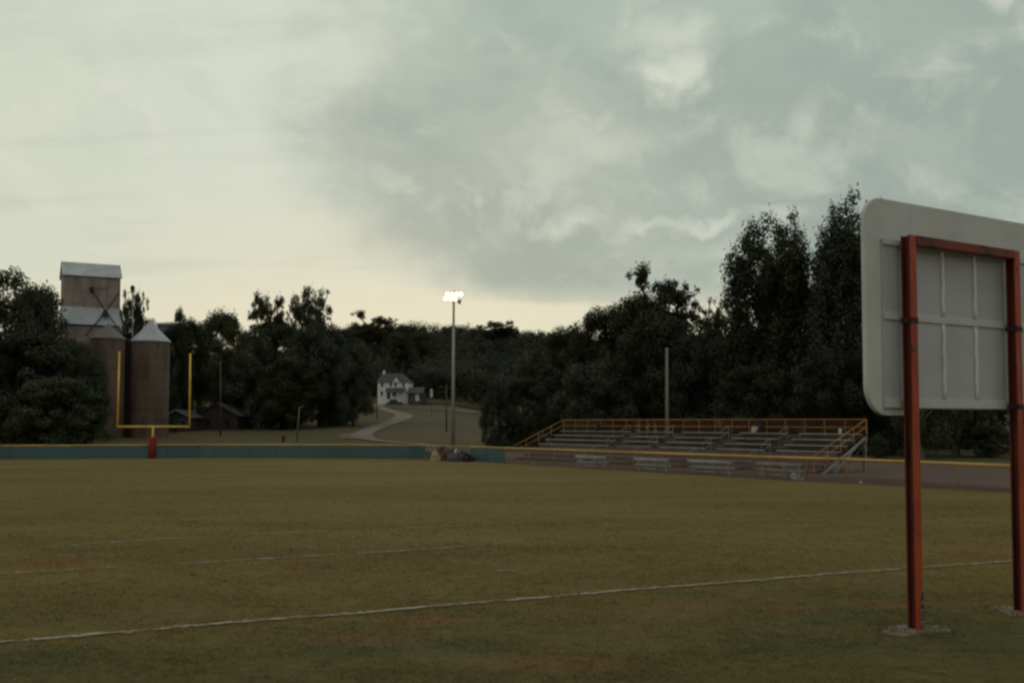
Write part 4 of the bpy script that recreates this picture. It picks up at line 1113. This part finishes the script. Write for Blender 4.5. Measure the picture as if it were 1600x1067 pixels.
for (px, ptop, wpx, Y, lab) in ((1372, 682, 34, 84, 'dark low shrub just past the right end of the bleachers'), (800, 672, 26, 122, 'small dark shrub by the left foot of the bleachers'), (268, 652, 22, 168, 'small dark shrub at the foot of the right silo'), (1545, 664, 80, 95, 'dark shrub near the right scoreboard post, beyond the track')):
    tree('mass_a', px, ptop, wpx, Y, lab, name='shrub', group='shrubs beyond the fence')

# the wood on the hillside far behind reads as one mass
rg = np.random.default_rng(77)
VV = []
def far_tree(x, y, hgt, rad, nl, ls):
    z0 = H(x, y); k = 5
    t = rg.random(k); c = np.stack([x+rg.normal(size=k)*rad*.42, y+rg.normal(size=k)*rad*.42, z0+hgt*(.25+.62*t)], 1)
    rr_ = rad*(.48+.32*rg.random(k))
    cnt = np.full(k, nl//k)
    VV.append(leaves(rg, c, rr_, cnt, ls, .85, True))
nfar = 0
for Y in np.arange(372, 860, 15):
    half = Y*.62
    for x in np.arange(-half, half*.62, 10.5):
        xx, yy = x+rg.normal()*2.6, Y+rg.normal()*4
        col = xx/yy*F_PX+800
        if yy < 395 and 560 < col < 660: continue
        if col < 180 and rg.random() < .6: continue
        far_tree(xx, yy, 8+4*rg.random()+8*rg.random()**3, 4.8+3.4*rg.random(), 900 if Y < 560 else 560, .36 if Y < 560 else .5); nfar += 1
# edge of the wood behind the meadow at the right of the house
for col in np.arange(640, 790, 6):
    Y = 345+rg.normal()*6+ (12 if col < 670 else 0); far_tree(at(col, 640, Y).x, Y, 11+6*rg.random(), 4.5+2*rg.random(), 1100, .3)
for col in np.arange(520, 600, 7):
    Y = 352+rg.normal()*5; far_tree(at(col, 640, Y).x, Y, 11+5*rg.random(), 5, 1100, .3)
V = np.concatenate(VV)
o = obj('wood', mesh_np('wood', V, np.arange(len(V)), 3), 'leaf_far')
tag(o, 'dark wooded hillside closing the view behind the white house', 'wood', kind='stuff')

# ------------------------------------------------------------------ turf blades near the camera
rg = np.random.default_rng(5)
ys = []; xs_b = []
for y0, y1, dens in ((11.5, 15, 430), (15, 20, 340), (20, 27, 200), (27, 34, 100), (34, 42, 50), (42, 52, 24), (52, 64, 10), (64, 78, 4)):
    area = (y1**2-y0**2)*.5*1.10
    n_ = int(area*dens); yy = np.sqrt(rg.random(n_)*(y1**2-y0**2)+y0**2); xx = (rg.random(n_)-.5)*1.10*yy
    # tufts: keep more where a clump noise is high
    cl = np.sin(xx*2.1+np.sin(yy*1.3)*1.7)+np.sin(yy*2.6+np.sin(xx*.9)*2)+np.sin(xx*.7-yy*.9)
    keep = rg.random(n_) < np.clip(.62+.22*cl, .12, 1)
    ys.append(yy[keep]); xs_b.append(xx[keep])
bx, by = np.concatenate(xs_b), np.concatenate(ys)
# no blades on the chalk or the footings
P = [gnd(*p) for p in LINE1]; lx = np.array([p.x for p in P]); ly = np.array([p.y for p in P])
ok = np.abs(by-np.interp(bx, lx, ly)) > .10
for s in (0.0, PS):
    c = P1+FC.t*s; ok &= np.hypot(bx-c.x, by-c.y) > .30
bx, by = bx[ok], by[ok]
tx, ty = [], []
for s in (0.0, PS):
    c = P1+FC.t*s; k_ = 300; a_ = rg.random(k_)*6.283; q_ = .30+.42*rg.random(k_)**1.5
    tx.append(c.x+np.cos(a_)*q_*1.15); ty.append(c.y+np.sin(a_)*q_)
k_ = 2600; tx.append((rg.random(k_)-.5)*24); ty.append(12+16*rg.random(k_)**1.4)
n0 = len(bx); bx = np.concatenate([bx]+tx); by = np.concatenate([by]+ty); n_ = len(bx)
hh = (.015+.022*rg.random(n_)); ww = (.008+.010*rg.random(n_))*(1+np.clip((by-14)/18, 0, 1.6))
hh[n0:] = .035+.055*rg.random(n_-n0)
an = rg.random(n_)*6.283; ln = rg.normal(size=(n_, 2))*1.9; ln[n0:] *= .35
dx, dy = np.cos(an)*ww, np.sin(an)*ww
v0 = np.stack([bx-dx, by-dy, np.full(n_, -.005)], 1); v1 = np.stack([bx+dx, by+dy, np.full(n_, -.005)], 1)
v2 = np.stack([bx+ln[:, 0]*hh, by+ln[:, 1]*hh, hh], 1)
V = np.stack([v0, v1, v2], 1).reshape(-1, 3)
o = obj('grass', mesh_np('grass', V, np.arange(len(V)), 3), 'blade')
tag(o, 'short olive turf blades covering the near part of the field', 'grass', kind='stuff')

# ------------------------------------------------------------------ sky and light
SUN_AZ, SUN_EL = R(-7), R(4)     # low behind the trees, a little left of straight ahead
w = bpy.data.worlds.new('World'); S.world = w; w.use_nodes = True
w.cycles.sampling_method = 'MANUAL'; w.cycles.sample_map_resolution = 512
n, l = w.node_tree.nodes, w.node_tree.links
bg = n['Background']; out = n['World Output']
sky = n.new('ShaderNodeTexSky'); sky.sky_type = 'NISHITA'; sky.sun_disc = False; sky.sun_elevation = SUN_EL; sky.sun_rotation = SUN_AZ
sky.air_density = 1.0; sky.dust_density = 2.0
l.new(sky.outputs[0], bg.inputs['Color']); bg.inputs['Strength'].default_value = .1
D_ = n.new('ShaderNodeTexCoord').outputs['Generated']
sp_ = n.new('ShaderNodeSeparateXYZ'); l.new(D_, sp_.inputs[0])
dx, dy, dz = sp_.outputs
azd = mth(n, l, 'MULTIPLY', mth(n, l, 'ARCTAN2', dx, dy), 180/math.pi)
eld = mth(n, l, 'MULTIPLY', mth(n, l, 'ARCSINE', dz), 180/math.pi)
# cloud layer coordinates: a flat layer overhead, streets thinning to the horizon
den = mth(n, l, 'ADD', mth(n, l, 'MAXIMUM', dz, 0.0), .22)
pc_ = n.new('ShaderNodeCombineXYZ'); l.new(mth(n, l, 'DIVIDE', dx, den), pc_.inputs[0]); l.new(mth(n, l, 'DIVIDE', dy, den), pc_.inputs[1])
lay = pc_.outputs[0]
def A(px): return math.degrees(math.atan((px-800)/F_PX))
def E(py): return math.degrees(math.atan((HZ-py)/F_PX))
n1 = noise(n, l, mapping(n, l, D_, (1, 1, 1.5), (1.3, .7, 0)), 4.2, 6, .55, .3)
n2 = noise(n, l, mapping(n, l, D_, (1, 1, 1.15), (3.1, 1.7, .4)), 10.0, 7, .56, .35)
n3 = noise(n, l, mapping(n, l, lay, (.5, 2.4, 1), (7.3, 2.2, 0), (0, 0, .25)), 2.4, 6, .55, .2)
# left rim of the grey cloud bank as a function of elevation
fc = n.new('ShaderNodeFloatCurve'); cu = fc.mapping.curves[0]
pts = [(0, 1700), (470, 1050), (452, 760), (425, 690), (395, 625), (350, 560), (300, 505), (250, 525), (200, 545), (120, 560), (0, 560), (-400, 560)]
emax = 40.0; amin, amax = -40.0, 40.0
L_pts = [((E(658)+.0)/emax, (A(1750)-amin)/(amax-amin))]
for py, px in ((505, 1300), (480, 1050), (458, 760), (425, 670), (395, 600), (350, 525), (300, 465), (250, 485), (180, 515), (100, 530), (0, 545)): L_pts.append((E(py)/emax, (A(px)-amin)/(amax-amin)))
L_pts.append((1.0, (A(600)-amin)/(amax-amin)))
cu.points[0].location = L_pts[0]; cu.points[1].location = L_pts[-1]
for p in L_pts[1:-1]: cu.points.new(*p)
fc.mapping.update()
l.new(mth(n, l, 'DIVIDE', mth(n, l, 'MAXIMUM', eld, 0.0), emax), fc.inputs['Value'])
rim = mth(n, l, 'MULTIPLY_ADD', fc.outputs[0], amax-amin, amin)
dist = mth(n, l, 'SUBTRACT', azd, rim)
wv = mth(n, l, 'ADD', mth(n, l, 'MULTIPLY_ADD', n1, 16.0, -8.0), mth(n, l, 'MULTIPLY_ADD', n2, 12.0, -6.0))
bank = ramp(n, l, mth(n, l, 'ADD', dist, wv), -4.6, 5.2)
# colours (linear)
def srgb(r, g_, b_): return tuple(((c/255+.055)/1.055)**2.4 for c in (r, g_, b_))
clear = mix(n, l, ramp(n, l, eld, 3.0, 13.0), srgb(221, 219, 198), srgb(212, 217, 200))
clear = mix(n, l, mth(n, l, 'MULTIPLY', ramp(n, l, azd, -14, -30), .6), clear, srgb(206, 212, 192))
clear = mix(n, l, mth(n, l, 'MULTIPLY', ramp(n, l, n3, .48, .72), .30), clear, srgb(176, 182, 165))
clear = mix(n, l, mth(n, l, 'MULTIPLY', ramp(n, l, n2, .52, .75), .25), clear, srgb(226, 224, 204))
grey = mix(n, l, ramp(n, l, azd, -8, 24), srgb(179, 188, 175), srgb(157, 169, 161))
grey = mix(n, l, ramp(n, l, eld, 17, 23), grey, srgb(173, 186, 174))
grey = mix(n, l, mth(n, l, 'MULTIPLY', ramp(n, l, n1, .45, .64), .6), grey, srgb(153, 166, 158))
n5 = noise(n, l, mapping(n, l, D_, (1, 1, 1.3), (8.1, 2.7, 3.3)), 6.5, 7, .6, .4)
mott = mth(n, l, 'ADD', mth(n, l, 'MULTIPLY', n5, .6), mth(n, l, 'MULTIPLY', n2, .4))
grey = mix(n, l, mth(n, l, 'MULTIPLY', ramp(n, l, mott, .50, .60), mth(n, l, 'MULTIPLY_ADD', mth(n, l, 'MAXIMUM', ramp(n, l, eld, 13, 19), ramp(n, l, azd, 6, -6)), .44, .16)), grey, srgb(198, 206, 189))
grey = mix(n, l, mth(n, l, 'MULTIPLY', ramp(n, l, mott, .47, .36), .35), grey, srgb(150, 163, 156))
clear = mix(n, l, mth(n, l, 'MULTIPLY', ramp(n, l, mott, .47, .38), .28), clear, srgb(190, 198, 181))
clear = mix(n, l, mth(n, l, 'MULTIPLY', mth(n, l, 'MULTIPLY', ramp(n, l, mott, .50, .60), ramp(n, l, eld, 12, 5)), .35), clear, srgb(226, 214, 192))
col = mix(n, l, bank, clear, grey)
# bright breaks in the bank
n4 = noise(n, l, mapping(n, l, D_, (1, 1, 1), (5.3, 9.2, 2)), 7.0, 5, .6)
azw = mth(n, l, 'ADD', azd, mth(n, l, 'MULTIPLY_ADD', n4, 12.0, -6.0)); elw = mth(n, l, 'ADD', eld, mth(n, l, 'MULTIPLY_ADD', n2, 8.0, -4.0))
def spot(px, py, rx, ry):
    ex = mth(n, l, 'DIVIDE', mth(n, l, 'SUBTRACT', azw, A(px)), A(px+rx)-A(px)); ey = mth(n, l, 'DIVIDE', mth(n, l, 'SUBTRACT', elw, E(py)), E(py-ry)-E(py))
    d = mth(n, l, 'SQRT', mth(n, l, 'ADD', mth(n, l, 'MULTIPLY', ex, ex), mth(n, l, 'MULTIPLY', ey, ey)))
    return ramp(n, l, d, 1.5, 0.0)
acc = None
for (px, py, rx, ry, a) in ((850, 65, 70, 35, .8), (1060, 100, 55, 45, .95), (1040, 40, 80, 40, .6), (1310, 70, 45, 30, .85), (1210, 60, 50, 25, .6), (1540, 25, 25, 40, .7), (910, 150, 40, 60, .5), (1060, 25, 60, 30, .6),
                            (640, 200, 50, 25, .7), (690, 50, 90, 25, .6), (760, 75, 60, 25, .6), (890, 330, 40, 25, .6), (625, 300, 60, 25, .6), (1240, 185, 40, 25, .35), (1190, 345, 80, 20, .75), (1060, 345, 60, 18, .7), (1000, 345, 50, 16, .6), (720, 300, 30, 20, .6), (1480, 120, 70, 25, .3), (1140, 400, 120, 30, .6), (960, 200, 60, 40, .4)):
    f = mth(n, l, 'MULTIPLY', spot(px, py, rx, ry), a); acc = f if acc is None else mth(n, l, 'MAXIMUM', acc, f)
brk = mth(n, l, 'MULTIPLY', acc, ramp(n, l, n2, .38, .58))
rnb = mth(n, l, 'MULTIPLY', ramp(n, l, n2, .54, .72), .35)
col = mix(n, l, mth(n, l, 'MAXIMUM', brk, rnb), col, srgb(214, 219, 202))
# warm band under the bank
band = mth(n, l, 'MULTIPLY', ramp(n, l, mth(n, l, 'ADD', eld, mth(n, l, 'MULTIPLY_ADD', n2, 4.0, -2.0)), E(430), E(496)), ramp(n, l, azd, 26, 10))
col = mix(n, l, mth(n, l, 'MULTIPLY', band, .9), col, srgb(222, 219, 194))
glow = spot(420, 400, 240, 90)
col = mix(n, l, mth(n, l, 'MULTIPLY', glow, .35), col, srgb(219, 216, 190))
# sky behind the viewer and overhead is darker dusk cloud
back = ramp(n, l, mth(n, l, 'ABSOLUTE', azd), 40, 120)
col = mix(n, l, mth(n, l, 'MULTIPLY', back, .9), col, (.385, .385, .355))
over = ramp(n, l, eld, 26, 60)
col = mix(n, l, mth(n, l, 'MULTIPLY', over, .6), col, (.43, .45, .40))
bg2 = n.new('ShaderNodeBackground'); l.new(col, bg2.inputs['Color']); bg2.inputs['Strength'].default_value = 1.0
ms = n.new('ShaderNodeMixShader'); ms.inputs[0].default_value = .98
l.new(bg.outputs[0], ms.inputs[1]); l.new(bg2.outputs[0], ms.inputs[2]); l.new(ms.outputs[0], out.inputs['Surface'])

sun = bpy.data.lights.new('sun', 'SUN'); sun.energy = .5; sun.angle = R(14); sun.color = (1, .88, .7)
so = bpy.data.objects.new('sun', sun); COL.objects.link(so)
sd = Vector((math.sin(SUN_AZ)*math.cos(SUN_EL), math.cos(SUN_AZ)*math.cos(SUN_EL), math.sin(SUN_EL)))
so.rotation_euler = sd.to_track_quat('Z', 'Y').to_euler(); so.location = (0, 0, 60)

# ------------------------------------------------------------------ render settings
S.view_settings.view_transform = 'Standard'; S.view_settings.look = 'None'; S.view_settings.exposure = 0; S.view_settings.gamma = 1
S.view_settings.use_curve_mapping = False
S.render.engine = 'CYCLES'
S.cycles.use_adaptive_sampling = True; S.cycles.adaptive_threshold = .015
S.cycles.max_bounces = 4; S.cycles.diffuse_bounces = 2; S.cycles.glossy_bounces = 2; S.cycles.transparent_max_bounces = 8
S.cycles.pixel_filter_type = 'BLACKMAN_HARRIS'; S.cycles.filter_width = 2.5
